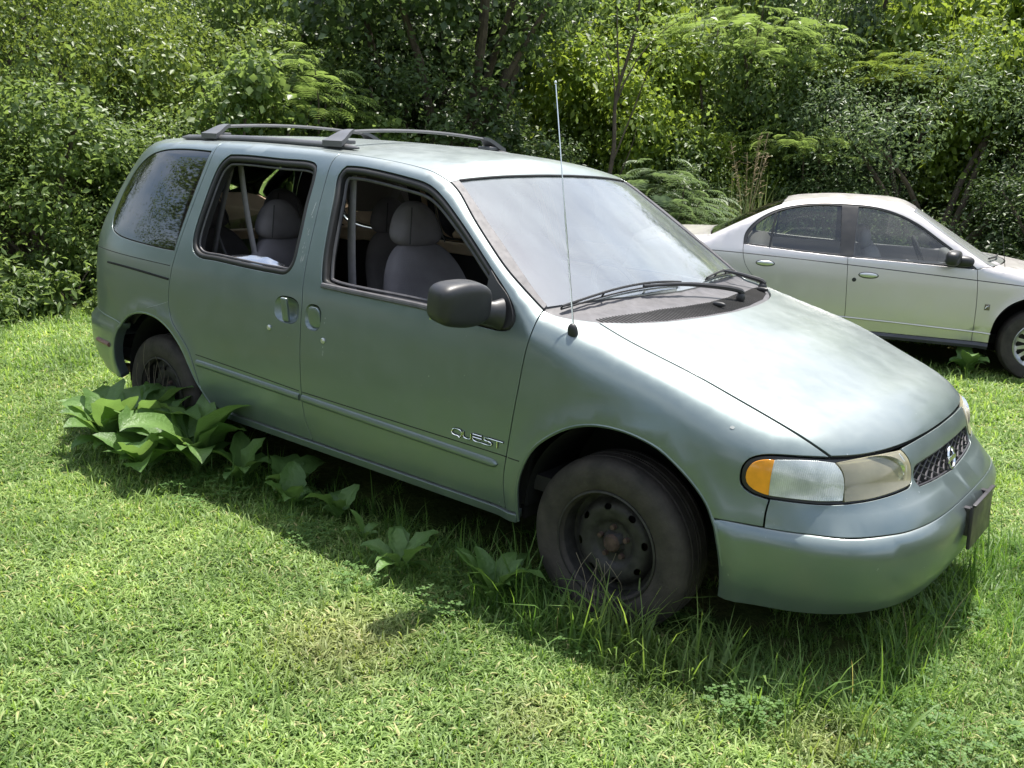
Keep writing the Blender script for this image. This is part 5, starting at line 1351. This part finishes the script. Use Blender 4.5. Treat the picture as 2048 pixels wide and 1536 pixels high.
def blade_tuft(r, n, rad, hmin, hmax, w, lay, segs=3):
    """n bent blades; lay 0 = upright .. 1 = lying flat"""
    a = r.uniform(0, 2 * math.pi, n); q = rad * np.sqrt(r.random(n)); base = np.stack([q * np.cos(a), q * np.sin(a), np.full(n, -.004)], 1)
    h = hmin + (hmax - hmin) * r.random(n) ** 1.4; az = r.uniform(0, 2 * math.pi, n)
    d = np.stack([np.cos(az), np.sin(az), np.zeros(n)], 1); sd = np.stack([-np.sin(az), np.cos(az), np.zeros(n)], 1)
    tilt = np.clip(lay + r.normal(size=n) * .25, 0, 1.15); ww = w * (.6 + .8 * r.random(n))
    rows = []
    for k in range(segs + 1):
        t = k / segs; bend = tilt * (.35 + .75 * t) * 1.25
        # integrate roughly along the arc
        x = h * t * np.sin(bend * .8); z = h * t * np.cos(np.minimum(bend, 1.55)) ** 1.0
        c = base + d * x[:, None] + np.array([0, 0, 1]) * np.maximum(z, .003)[:, None]
        wk = ww * (1 - t) ** .6 if k < segs else np.zeros(n)
        tw = sd + np.array([0, 0, .4]) * (r.random((n, 1)) - .5)
        rows.append((c - tw * wk[:, None] * .5, c + tw * wk[:, None] * .5) if k < segs else (c,))
    V = []; per = 2 * segs + 1
    V = np.zeros((n, per, 3))
    for k in range(segs): V[:, 2 * k] = rows[k][0]; V[:, 2 * k + 1] = rows[k][1]
    V[:, 2 * segs] = rows[segs][0]
    o = np.arange(n) * per; Qd = []
    for k in range(segs - 1): Qd.append(np.stack([o + 2 * k, o + 2 * k + 1, o + 2 * k + 3, o + 2 * k + 2], 1))
    Tr = np.stack([o + 2 * segs - 2, o + 2 * segs - 1, o + 2 * segs], 1)
    tone = np.repeat(r.random(n), per)
    return V.reshape(-1, 3), np.concatenate(Qd), Tr, tone

def tuft_collection(name, specs, mat):
    col = bpy.data.collections.new(name)
    for i, sp in enumerate(specs):
        V, Qd, Tr, tone = blade_tuft(np.random.default_rng(100 + i), *sp)
        o = bigmesh('grass_tuft', V, quads=Qd, tris=Tr, mat=mat, parent='nolink', attr={'tone': tone}); col.objects.link(o)
    return col

def scatter(name, pts, rot, scl, col, idx):
    me = bpy.data.meshes.new(name); me.vertices.add(len(pts)); me.vertices.foreach_set('co', np.asarray(pts, np.float32).ravel())
    a = me.attributes.new('rz', 'FLOAT_VECTOR', 'POINT'); rv = np.zeros((len(pts), 3), np.float32); rv[:] = rot; a.data.foreach_set('vector', rv.ravel())
    a = me.attributes.new('sc', 'FLOAT', 'POINT'); a.data.foreach_set('value', np.asarray(scl, np.float32))
    a = me.attributes.new('ix', 'INT', 'POINT'); a.data.foreach_set('value', np.asarray(idx, np.int32))
    o = bpy.data.objects.new(name, me); COL.objects.link(o)
    ng = bpy.data.node_groups.new(name, 'GeometryNodeTree')
    ng.interface.new_socket('Geometry', in_out='INPUT', socket_type='NodeSocketGeometry'); ng.interface.new_socket('Geometry', in_out='OUTPUT', socket_type='NodeSocketGeometry')
    N, L = ng.nodes, ng.links
    gi = N.new('NodeGroupInput'); go = N.new('NodeGroupOutput'); m2p = N.new('GeometryNodeMeshToPoints'); ip = N.new('GeometryNodeInstanceOnPoints'); ci = N.new('GeometryNodeCollectionInfo')
    ci.inputs['Collection'].default_value = col; ci.inputs['Separate Children'].default_value = True; ci.inputs['Reset Children'].default_value = True
    ip.inputs['Pick Instance'].default_value = True
    def na(nm, ty):
        q = N.new('GeometryNodeInputNamedAttribute'); q.data_type = ty; q.inputs['Name'].default_value = nm
        return [s for s in q.outputs if s.enabled and s.name == 'Attribute'][0]
    L.new(gi.outputs[0], m2p.inputs['Mesh']); L.new(m2p.outputs['Points'], ip.inputs['Points']); L.new(ci.outputs[0], ip.inputs['Instance'])
    L.new(na('ix', 'INT'), ip.inputs['Instance Index']); L.new(na('rz', 'FLOAT_VECTOR'), ip.inputs['Rotation']); L.new(na('sc', 'FLOAT'), ip.inputs['Scale'])
    L.new(ip.outputs['Instances'], go.inputs[0])
    md = o.modifiers.new('scatter', 'NODES'); md.node_group = ng
    return o

def tree_edge(x, y):
    """> 0 inside the thicket"""
    return np.maximum(-(x + 6.9 + .25 * (y + .5)) if False else (-7.0 - x - .15 * y), (y - 8.1 + .05 * x)) + .25 * np.sin(2.1 * x + 1.7 * y)
van_foot = lambda x, y: (x > -3.75) & (x < .9) & (np.abs(y) < .80)
near_van = lambda x, y, m: (x > -3.8 - m) & (x < 1.0 + m) & (np.abs(y) < .86 + m)
def sedan_local(x, y):
    ca, sa = math.cos(.37446), math.sin(.37446); dx, dy = x - .078, y - 5.69
    return ca * dx + sa * dy, -sa * dx + ca * dy

# mown lawn: dense near the camera, wider tufts further out
r = np.random.default_rng(3)
lawn_col = tuft_collection('lawn_tufts', [(230, .13, .018, .048, .0056, .95)] * 3 + [(210, .13, .020, .060, .0068, 1.1)] * 2 + [(120, .13, .03, .085, .0062, .75)], GM)
xs, ys = [], []
def grid(x0, x1, y0, y1, st):
    gx_, gy_ = np.meshgrid(np.arange(x0, x1, st), np.arange(y0, y1, st)); p = np.stack([gx_.ravel(), gy_.ravel()], 1); return p + r.uniform(-.5, .5, p.shape) * st
P = np.concatenate([grid(-4, 3.2, -3.4, 2.0, .095), grid(-10, -4, -3.4, 2.0, .12), grid(-10, 5, 2.0, 9.0, .14)])
camx, camy = 1.609, -3.538; fd = np.array([-math.sin(.674), math.cos(.674)])
rel = P - [camx, camy]; fw_ = rel @ fd; lt = rel @ np.array([fd[1], -fd[0]])
k = (fw_ > .8) & (np.abs(lt) < fw_ * .62 + .5) & ~van_foot(P[:, 0], P[:, 1]) & (tree_edge(P[:, 0], P[:, 1]) < .6)
sx, sy = sedan_local(P[:, 0], P[:, 1]); k &= ~((sx > -3.4) & (sx < .8) & (np.abs(sy) < .65))
P = P[k]
P3 = np.stack([P[:, 0], P[:, 1], gz(P[:, 0], P[:, 1])], 1)
n = len(P); dist = np.hypot(P[:, 0] - camx, P[:, 1] - camy)
ix = np.where(r.random(n) < .10, 5, r.integers(0, 5, n))
lawn = scatter('lawn_grass', P3, np.stack([r.normal(size=n) * .05, r.normal(size=n) * .05, r.uniform(0, 6.28, n)], 1), (1.0 + .25 * r.random(n)) * np.clip(dist / 5, 1, 1.6), lawn_col, ix)
tag(lawn, kind='stuff')

# longer unmown grass hugging the cars and the front bumper
tall_col = tuft_collection('tall_tufts', [(34, .06, .08, .20, .0062, .66), (28, .06, .10, .27, .0072, .72), (46, .08, .05, .14, .0060, .80), (10, .03, .15, .34, .0070, .45), (8, .03, .18, .40, .0036, .38)], GT)
P = np.concatenate([grid(-5.0, 2.0, -1.9, 2.2, .075), grid(-4.5, 3, 3.8, 7.8, .10)])
x, y = P[:, 0], P[:, 1]; wob = .12 * np.sin(3.1 * x) + .08 * np.sin(7.3 * x + 2 * y)
edge = np.where(y < 0, -y - .86, y - .86); ex = np.maximum(x - .95, -3.85 - x); dv = np.maximum(edge, ex)
prob = np.clip(1.15 - (dv + wob - .05) / np.where(x > -.5, .46, .30), 0, 1) * .97
prob = np.where((dv < .02) & (y < 0) & (x < -.4), prob * .35, prob); prob = np.where((dv < -.25), .06, prob); prob = np.where((x > .45) & (dv < .35), np.maximum(prob, .75), prob)
prob = np.where((y < 0) & (x < -2.9), prob * .3, prob); prob = np.where((y < -.90) & (y > -1.25) & (np.abs(x - .05) < .42), 1.0, prob)
# leave the wheels and bumper free
prob = np.where(((np.abs(x) < .36) | (np.abs(x + 2.85) < .36)) & (np.abs(np.abs(y) - .795) < .13), 0, prob)
sx, sy = sedan_local(x, y); ds = np.maximum(np.abs(sy) - .78, np.maximum(sx - .75, -3.45 - sx))
ps = np.where((ds > -.15) & (ds < .30), .55, 0); prob = np.where(y > 3.2, ps, prob)
k = r.random(len(P)) < prob; P = P[k]; n = len(P)
x, y = P[:, 0], P[:, 1]; dv = np.maximum(np.where(y < 0, -y - .86, y - .86), np.maximum(x - .95, -3.85 - x))
sc = np.clip(1.0 - .9 * np.maximum(dv, 0), .45, 1.0) * r.uniform(.6, 1.0, n); sc = np.where(dv < -.1, sc * .75, sc); sc = np.where((y < -.90) & (y > -1.15) & (np.abs(x - .05) < .48), sc * 1.75, sc); sc = np.where((x > .45) & (dv > 0) & (dv < .3), sc * 1.15, sc)
ix = r.choice(5, n, p=[.3, .22, .33, .09, .06]); ix = np.where((sc < .7), 2, ix)
tall = scatter('tall_grass', np.stack([x, y, gz(x, y)], 1), np.stack([r.normal(size=n) * .1, r.normal(size=n) * .1, r.uniform(0, 6.28, n)], 1), sc, tall_col, ix)
tag(tall, kind='stuff')
# rough growth along the foot of the thicket
P = grid(-11, 4, -2, 10.5, .12); te = tree_edge(P[:, 0], P[:, 1]); k = (te > -.45) & (te < 1.2) & (r.random(len(P)) < np.clip((te + .45) * 1.6, .1, .95)); P = P[k]; n = len(P)
rough = scatter('rough_grass', np.stack([P[:, 0], P[:, 1], gz(P[:, 0], P[:, 1])], 1), np.stack([r.normal(size=n) * .1, r.normal(size=n) * .1, r.uniform(0, 6.28, n)], 1), r.uniform(.7, 1.5, n), tall_col, r.integers(0, 4, n))
tag(rough, kind='stuff')

# clover and creeping weeds in the shade before the bumper
def clover(r, n, rad):
    V, T, tn = [], [], []; o = 0
    for i in range(n):
        a = r.uniform(0, 6.28); q = rad * math.sqrt(r.random()); c = np.array([q * math.cos(a), q * math.sin(a), r.uniform(.02, .07)]); tone = r.random()
        a0 = r.uniform(0, 6.28)
        for k in range(3):
            t = a0 + k * 2.094; d = np.array([math.cos(t), math.sin(t), .1]); s_ = np.array([-math.sin(t), math.cos(t), 0]); w = r.uniform(.008, .012)
            V += [c, c + d * w * .8 + s_ * w * .6, c + d * w * 1.35, c + d * w * .8 - s_ * w * .6]; T += [(o, o + 1, o + 2), (o, o + 2, o + 3)]; tn += [tone] * 4; o += 4
    return np.array(V), np.array(T), np.array(tn)
ccol = bpy.data.collections.new('clover_tufts')
for i in range(2):
    V, T, tn = clover(np.random.default_rng(50 + i), 45, .09); ccol.objects.link(bigmesh('clover_tuft', V, tris=T, mat=LM['weed'], parent='nolink', attr={'tone': tn}))
P = np.concatenate([grid(.1, 1.3, -1.15, -.7, .12), grid(1.0, 1.5, -.7, .4, .18), grid(-2.2, -.4, -1.25, -.85, .16)]); k = r.random(len(P)) < .4; P = P[k]; n = len(P)
clv = scatter('clover', np.stack([P[:, 0], P[:, 1], gz(P[:, 0], P[:, 1])], 1), np.stack([np.zeros(n), np.zeros(n), r.uniform(0, 6.28, n)], 1), r.uniform(.8, 1.2, n), ccol, r.integers(0, 2, n))
tag(clv, kind='stuff')

# ------------------------------------------------------------------ broad-leaved weeds beside the van
def dock(seed, n, L0, L1, label, loc, rz=0, W=.34, spread=.75):
    W *= .86; r = random.Random(seed); VV, QQ, tn = [], [], []; o = 0
    for i in range(n):
        az = 2 * math.pi * i / n + r.uniform(-.4, .4); L = r.uniform(L0 * .7, L1 * 1.1); lean = r.uniform(.25, spread); tone = r.random(); wv = r.uniform(0, 6); nS = 12
        P = np.array([0., 0., 0.]); ang = math.pi / 2 - lean * .5; dirh = np.array([math.cos(az), math.sin(az), 0]); sd = np.array([-math.sin(az), math.cos(az), 0]); roll = r.uniform(-.5, .5)
        droop = r.uniform(.8, 2.5); wiltW = r.uniform(.75, 1.2)
        for k in range(nS + 1):
            t = k / nS; blade = max(0, (t - .30) / .70)
            w = L * W * .5 * wiltW * (1 + .10 * math.sin(t * 31 + wv)) * (math.sin(math.pi * min(1, blade ** .75)) ** .75 if 0 < blade < 1 else 0) + .0035 * (1 - t)
            nrm = np.array([-math.sin(ang) * dirh[0], -math.sin(ang) * dirh[1], math.cos(ang)])
            s2 = sd * math.cos(roll) + nrm * math.sin(roll); n2 = nrm * math.cos(roll) - sd * math.sin(roll)
            wav =   .12 * w * math.sin(t * 24 + wv) + .08 * w * math.sin(t * 53 + wv * 2)
            for j, u in enumerate((-1, -.5, 0, .5, 1)):
                VV.append(P + s2 * w * u + n2 * (w * .30 * abs(u) ** 1.3 + wav * abs(u) * (1 if u > 0 else -1)))
                tn.append(min(1, tone * .8 + (.25 if j == 2 else 0)))
            P = P + (dirh * math.cos(ang) + np.array([0, 0, 1]) * math.sin(ang)) * (L / nS); ang -= droop / nS * (.4 + 1.2 * t)
        for k in range(nS):
            for j in range(4): a_ = o + k * 5 + j; QQ.append((a_, a_ + 1, a_ + 6, a_ + 5))
        o += (nS + 1) * 5
    ob = bigmesh('broadleaf_weed', np.array(VV), quads=np.array(QQ), mat=LM['weed'], attr={'tone': np.array(tn)}, smooth=True)
    ob.location = (loc[0], loc[1], float(gz(loc[0], loc[1]))); ob.rotation_euler = (0, 0, rz); tag(ob, label, 'weed', 'broad-leaved weeds along the minivan'); return ob
dock(1, 18, 0.34, 0.56, 'large leafy weed growing in front of the rear wheel of the minivan', (-2.66, -1.03), .3)
dock(2, 16, 0.31, 0.48, 'broad-leaved weed with pale curled leaves left of the rear wheel, at the shadow edge', (-2.80, -1.20), 1.3, W=.36)
dock(3, 18, 0.31, 0.52, 'big bright weed with wide rounded leaves just right of the rear wheel', (-2.28, -1.04), .9, W=.42)
dock(7, 8, 0.28, 0.39, 'upright weed leaves close behind the rear tyre, under the sliding door edge', (-2.44, -.93), 2.0, W=.3, spread=.5)
dock(4, 12, 0.17, 0.30, 'dull crinkled weed under the sliding door, halfway to the front wheel', (-1.74, -.90), .2, W=.5)
dock(5, 8, 0.13, 0.21, 'small ragged weed in deep shade beneath the front edge of the sliding door', (-1.38, -.92), 1.2, W=.5)
dock(6, 12, 0.14, 0.24, 'low weed with one leaf catching sunlight, at the shadow edge left of the front wheel', (-.80, -1.10), 2.2, W=.34, spread=1.3)
dock(8, 12, 0.18, 0.30, 'lanky weed with drooping pale leaves directly left of the front wheel', (-.36, -1.06), .5, W=.30, spread=1.0)
dock(9, 13, 0.19, 0.34, 'bushy weed partly hiding the wheel of the silver sedan', (-.08, 4.72), .5, W=.45)
dock(10, 10, 0.15, 0.24, 'weed with a pale bent leaf under the sill of the silver sedan', (-.62, 4.60), 1.5, W=.36)

dock(21, 12, 0.31, 0.48, 'tall upright leaves of a weed right in front of the rear wheel hub', (-2.86, -.93), .8, W=.30, spread=.45)
dock(22, 12, 0.23, 0.37, 'dark weed at the far left, casting shade behind the rear wheel weeds', (-3.18, -1.10), .3, W=.34)
dock(23, 13, 0.23, 0.37, 'weed with rounded lower leaves lying at the shadow edge, right of the rear wheel', (-2.42, -1.24), 2.1, W=.44, spread=1.2)
dock(24, 9, 0.17, 0.28, 'dim weed in the shade between the rear wheel and the sliding door middle', (-2.02, -.97), 1.1, W=.42)
dock(25, 9, 0.15, 0.24, 'leafy weed in shade under the middle of the sliding door', (-1.60, -1.0), 2.5, W=.46)
dock(26, 6, 0.10, 0.17, 'small weed sprout in shade under the front door', (-1.12, -1.0), .4, W=.40)
dock(27, 6, 0.10, 0.19, 'small weed touching the left side of the front tyre', (-.42, -.90), 1.4, W=.36)
# dead twiggy stems tangled in the wheels
def twigs(seed, c, n, rad, hgt, label):
    r = random.Random(seed); g = Geo()
    for i in range(n):
        a = r.uniform(0, 6.28); p = np.array([c[0] + rad * r.uniform(-1, 1), c[1] + r.uniform(-.05, .05), 0.0]); P = [p]
        for k in range(5): p = p + [r.uniform(-.04, .04), r.uniform(-.025, .025), hgt * r.uniform(.5, 1) / 5]; P.append(p)
        g.tube(catmull(np.array(P), .02), .0009, 4, caps=False)
    o = g.build('dead_stems', simple('straw', (.20, .17, .12), .8, var=.3)); tag(o, label, 'dead stems'); return o
twigs(3, (.02, -.93), 9, .09, .34, 'dry brown stems tangled in front of the front wheel hub')
twigs(5, (-2.95, -.90), 9, .10, .62, 'tall dry stems rising in front of the rear wheel')
# ------------------------------------------------------------------ the thicket
GB = 'leafy bushes along the thicket edge'
gp = lambda x, y: (x, y, float(gz(x, y)) - .03)
bush = make_plant('bush', 'b', (1.15, 1.0, 1.15), 17000, .056, .55, 60, LM['mid'], 11, 'mid green bush with small oval leaves at the thicket edge, left of the minivan tail', 'bush', GB)
bush_o = make_plant('bush', 'b', (1.3, 1.1, 1.35), 19000, .057, .60, 50, LM['olive'], 12, 'olive and yellow green bush reaching the top left corner of the photo', 'bush', GB)
bush_d = make_plant('bush', 'b', (1.2, 1.1, 1.3), 18000, .062, .5, 44, LM['dark'], 13, 'dark shaded bush behind the roof of the minivan', 'bush', GB)
bush_l = make_plant('bush', 'b', (1.1, 1.0, 1.1), 15000, .070, .62, 40, LM['lime'], 14, 'bright yellow green bush in sun behind the antenna', 'bush', GB)
bush_s = make_plant('bush', 'b', (1.6, 1.3, 1.35), 20000, .050, .42, 60, LM['blue'], 15, 'large grey green bush with fine arching sprays behind the silver sedan', 'bush', GB)
vine = make_plant('vine', 'v', (1.0, .7, 1.2), 9000, .082, .85, 50, LM['mid'], 16, 'climbing vine with large heart shaped leaves above the rear of the minivan roof', 'vine')
low = make_plant('undergrowth', 'u', (.7, .6, .45), 5200, .070, .42, 26, LM['mid'], 17, 'low leafy undergrowth at the left edge where the lawn meets the thicket', 'undergrowth', 'clumps of undergrowth at the foot of the thicket', zc=.25, trunk=.012)
maple = make_plant('maple_tree', 'm', (2.0, 1.8, 1.3), 17000, .10, .9, 60, LM['dark'], 18, 'tall dark broad-leaved tree overhanging the roof rack at top centre', 'tree', trunk=.09, zc=3.6, up=.3, partn=('crown', 'trunk'))
oak = make_plant('forest_tree', 'f', (2.6, 2.4, 2.6), 42000, .085, .6, 80, LM['mid'], 19, 'tall green tree standing in the wood behind the thicket', 'tree', 'trees of the wood behind the thicket', trunk=.12, zc=4.4, partn=('crown', 'trunk'))
place(bush, gp(-7.9, 1.0), .3, 1.0); place(bush_o, gp(-9.3, 1.5), 1.1, (1.25, 1.25, 1.5)); place(bush_d, gp(-6.9, 5.2), .5, (1.3, 1.2, 1.25)); place(bush_l, gp(-5.7, 8.2), .2, (1.15, 1.1, 1.45)); place(bush_s, gp(-1.7, 9.4), .6, (1.15, 1.0, 1.15))
place(vine, gp(-7.2, 2.75), .9, (1.0, 1.0, 1.15)); place(low, gp(-7.0, -.1), .4, 1.1); place(maple, gp(-7.2, 6.0), .2, 1.0); place(oak, gp(-10.5, 9.5), .7, .8)
more = [
 (bush, (-8.0, -.6), 2.0, (1, 1, .95), 'mid green bush at the extreme left edge of the photo, above the lawn'),
 (bush_o, (-8.6, 3.1), 2.4, (1.15, 1.1, 1.3), 'olive bush with brownish leaves directly above the rear pillar of the minivan'),
 (bush, (-7.7, 2.4), 4.0, (1.0, 1.0, .9), 'dense small-leaved bush touching the tail of the minivan'),
 (bush_o, (-10.6, .0), .4, (1.4, 1.3, 1.8), 'tall yellowish bush behind the left edge bushes'),
 (bush, (-8.3, 4.6), 1.0, (1.25, 1.2, 1.35), 'grey green bush behind the rear end of the roof rack'),
 (bush_d, (-8.6, 6.6), 2.5, (1.6, 1.4, 1.9), 'very dark bush beneath the overhanging tree'),
 (bush_d, (-6.0, 6.5), 1.6, (.9, .9, .85), 'dark bush right behind the front crossbar of the roof rack'),
 (bush_l, (-5.2, 7.9), 1.3, (.8, .8, 1.15), 'sunlit yellow green bush around the stems of the thin sapling'),
 (bush_l, (-4.3, 8.4), 2.9, (.7, .7, .85), 'bright vine-covered bush right of the sapling, above the windshield edge'),
 (bush_l, (-7.4, 9.9), 1.9, (1.5, 1.4, 2.0), 'sunlit yellow green foliage high above the windshield'),
 (bush, (-4.9, 7.9), .2, (.9, .9, .95), 'mottled green bush just right of the antenna tip'),
 (bush_d, (-4.4, 7.6), 3.2, (.8, .7, .62), 'low dark bush behind the left windshield pillar'),
 (bush, (-4.2, 9.6), 4.4, (1.2, 1.1, 1.6), 'green bush with pale leaves above the tall reed grass'),
 (bush_d, (-3.7, 10.6), 3.9, (1.2, 1.1, 1.9), 'dark rounded bush under the mimosa at top right of centre'),
 (bush_s, (.6, 9.8), 2.6, (1.1, 1.0, 1.2), 'fine-leaved bush at the right edge, above the sedan windshield'),
 (bush_d, (-.2, 9.1), 1.5, (1.1, .9, .62), 'dark lower bush behind the windshield of the silver sedan'),
 (bush_d, (-2.8, 8.9), .9, (.9, .8, .60), 'dark bush directly behind the trunk of the silver sedan'),
 (bush_s, (-3.2, 9.7), 4.5, (.9, .9, .95), 'feathery grey green bush right of the tall reed grass'),
 (bush_l, (-1.4, 10.6), .8, (1.0, .9, 1.45), 'sunny green bush under the small pale mimosa'),
 (bush_l, (-.9, 11.4), 2.8, (1.5, 1.2, 1.75), 'bright yellow green bush filling the upper right corner'),
 (bush_l, (-2.6, 11.6), .6, (1.2, 1.2, 1.7), 'pale sunlit shrub in the upper right, left of the corner bush'),
 (bush, (2.6, 10.2), .6, (1.4, 1.2, 1.7), 'mid green bush past the right edge of the photo'),
 (bush_o, (-5.2, 12.2), 2.2, (1.5, 1.4, 2.3), 'tall olive tree-like bush behind the mimosa'),
 (bush, (-9.9, 5.5), 3.0, (1.5, 1.5, 2.2), 'tall green bush rising at the top, left of the dark tree'),
]
for src, (x, y), rz, sc, lab in more: copy_tree(src, gp(x, y), rz, sc, lab, GB)
for x, y, rz, sc, lab in ((-6.9, .7, 1.0, 1.0, 'low leafy undergrowth just left of the rear bumper of the minivan'), (-7.1, 1.6, 2.0, 1.2, 'low undergrowth hidden mostly by the tail of the minivan'), (-7.3, -1.0, 3.0, 1.1, 'undergrowth clump cut by the left edge of the photo'), (-3.6, 8.2, .6, .9, 'low undergrowth at the foot of the tall reed grass'), (.9, 8.6, 2.4, 1.0, 'undergrowth clump behind the hood of the silver sedan')):
    copy_tree(low, gp(x, y), rz, sc, lab)
copy_tree(vine, gp(-6.6, 4.0), 2.2, (1.0, 1.0, .9), 'climbing vine with large leaves hanging beside the dark tree')
copy_tree(vine, gp(-4.5, 8.9), 4.0, (.9, .9, 1.0), 'vine with pale leaves scrambling over bushes right of the thin sapling')
for i, (x, y, rz, sc) in enumerate(((-14, 4, 1, .9), (-13, 8, 2, .9), (-8.5, 13, 3, .75), (-5.2, 14, 4, .72), (-1.5, 14.5, 5, .75), (3.0, 14, .5, .7), (-14, -1, 2.2, .9))):
    copy_tree(oak, gp(x, y), rz, sc, 'tall green tree standing in the wood behind the thicket', 'trees of the wood behind the thicket')
# mimosas with flat feathery crowns
m1 = make_mimosa(31, (1.5, 1.2, .95), 300, LM['mid'], 'mimosa tree with a flat feathery crown at the top, right of centre', 3.75); place(m1, gp(-4.6, 9.3), .4, .95)
m2 = make_mimosa(32, (1.2, 1.0, .55), 220, LM['olive'], 'small mimosa with a pale yellow green feathery crown in the upper right', 2.9); place(m2, gp(-2.7, 10.3), 1.2, 1.0)
m3 = make_mimosa(33, (1.0, .8, .5), 190, LM['mid'], 'feathery mimosa branch spreading just above the tall reed grass', 2.05, trunk=.02, fl=.28); place(m3, gp(-3.4, 9.0), 2.0, 1.0)
m4 = make_mimosa(34, (.9, .8, .9), 240, LM['blue'], 'low grey green mimosa shrub behind the minivan windshield', 1.7, trunk=.02); place(m4, gp(-4.2, 6.6), .8, .95)
m5 = make_mimosa(35, (.9, .9, .8), 200, LM['mid'], 'feathery mimosa growing out of the bushes above the rear window pillar', 2.9, trunk=.03); place(m5, gp(-7.3, 3.6), 2.0, .9)
# slender sapling with bare crooked stems, right of the antenna
sap = empty('sapling', gp(-4.75, 6.2))
g = Geo(); rr_ = random.Random(5)
trunk_p = catmull(np.array([(0, 0, 0), (.02, .02, .9), (.10, .05, 1.7), (.05, .10, 2.3), (.22, .12, 3.0), (.30, .15, 4.2)]), .1)
g.tube(trunk_p, np.linspace(.034, .012, len(trunk_p)), 8)
for z0, e in ((1.5, (.55, .1, 2.9)), (1.9, (-.35, .1, 3.1)), (2.2, (.75, .3, 3.2)), (1.1, (.5, -.1, 2.0)), (2.5, (-.1, .2, 3.8))):
    p0 = trunk_p[np.argmin(np.abs(trunk_p[:, 2] - z0))]; stems_geo(g, p0, [e], .012, rr_)
g.build('trunk', bark, sap)
r = np.random.default_rng(77); P = np.array([.15, .1, 3.5]) + r.normal(size=(1500, 3)) * [.7, .6, .55]
V, T, tn = leaves(P, r.normal(size=(len(P), 3)) + [0, 0, .8], .075 * (.6 + .7 * r.random(len(P))), .45, r.random(len(P)), r)
bigmesh('crown', V, tris=T, mat=LM['mid'], parent=sap, attr={'tone': tn})
tag(sap, 'slender sapling with bare forking stems right of the antenna', 'tree')
# tall reed grass clump
V, Qd, Tr, tone = blade_tuft(np.random.default_rng(9), 420, .28, .8, 1.55, .013, .42, segs=7)
reed = bigmesh('reed_grass', V, quads=Qd, tris=Tr, mat=leaf_mat('reed_blade', (.075, .11, .04), (.20, .25, .10), trans=(.35, .42, .14), tf=.3), attr={'tone': tone}); reed.location = gp(-3.35, 7.35)
reed.location.z += .12
tag(reed, 'tall arching reed grass clump behind the trunk of the silver sedan', 'reed grass')
g = Geo(); rr_ = random.Random(8)
for i in range(7):
    a = rr_.uniform(0, 6.28); top = np.array([.30 * math.cos(a), .25 * math.sin(a), rr_.uniform(1.5, 1.9)]); P = catmull(np.array([(0, 0, 0), top * [.3, .3, .55], top]), .1); g.tube(P, .003, 4)
    for k in range(26):
        q = P[-1] * (1 - k / 80) ; g.tube([q, q + [rr_.uniform(-.06, .06), rr_.uniform(-.06, .06), rr_.uniform(-.02, .05)]], .002, 3, caps=False)
g.build('seed_heads', simple('straw_plume', (.34, .26, .15), .8, var=.3), reed)
# dense far wood closing the view behind everything
r = np.random.default_rng(21); n = 60000
a = r.random(n); X = -22 + 34 * a; Y = 14.5 + r.random(n) * 4 - np.maximum(0, -X - 9) * .75; Zt = r.random(n) ** .8 * (4.6 + .8 * np.sin(X * .9)) + gz(X, Y)
P = np.stack([X, Y, Zt], 1); V, T, tn = leaves(P, r.normal(size=(n, 3)) + [0, -.4, .6], .24 * (.6 + .8 * r.random(n)), .6, r.random(n), r)
wood = bigmesh('far_wood', V, tris=T, mat=LM['dark'], attr={'tone': tn}); tag(wood, kind='stuff')
# trees across the lawn behind the photographer, mirrored in the quarter window and paint
for x, y, sc in ((-14.5, -16, 1.5), (-10, -19, 1.25), (-19, -13, 1.7), (2, -20, 1.4), (10, -17, 1.5), (18, -8, 1.4)):
    copy_tree(oak, (x, y, -.05), x, sc, 'tree across the lawn, seen only as a reflection in the minivan quarter window', 'trees behind the photographer')
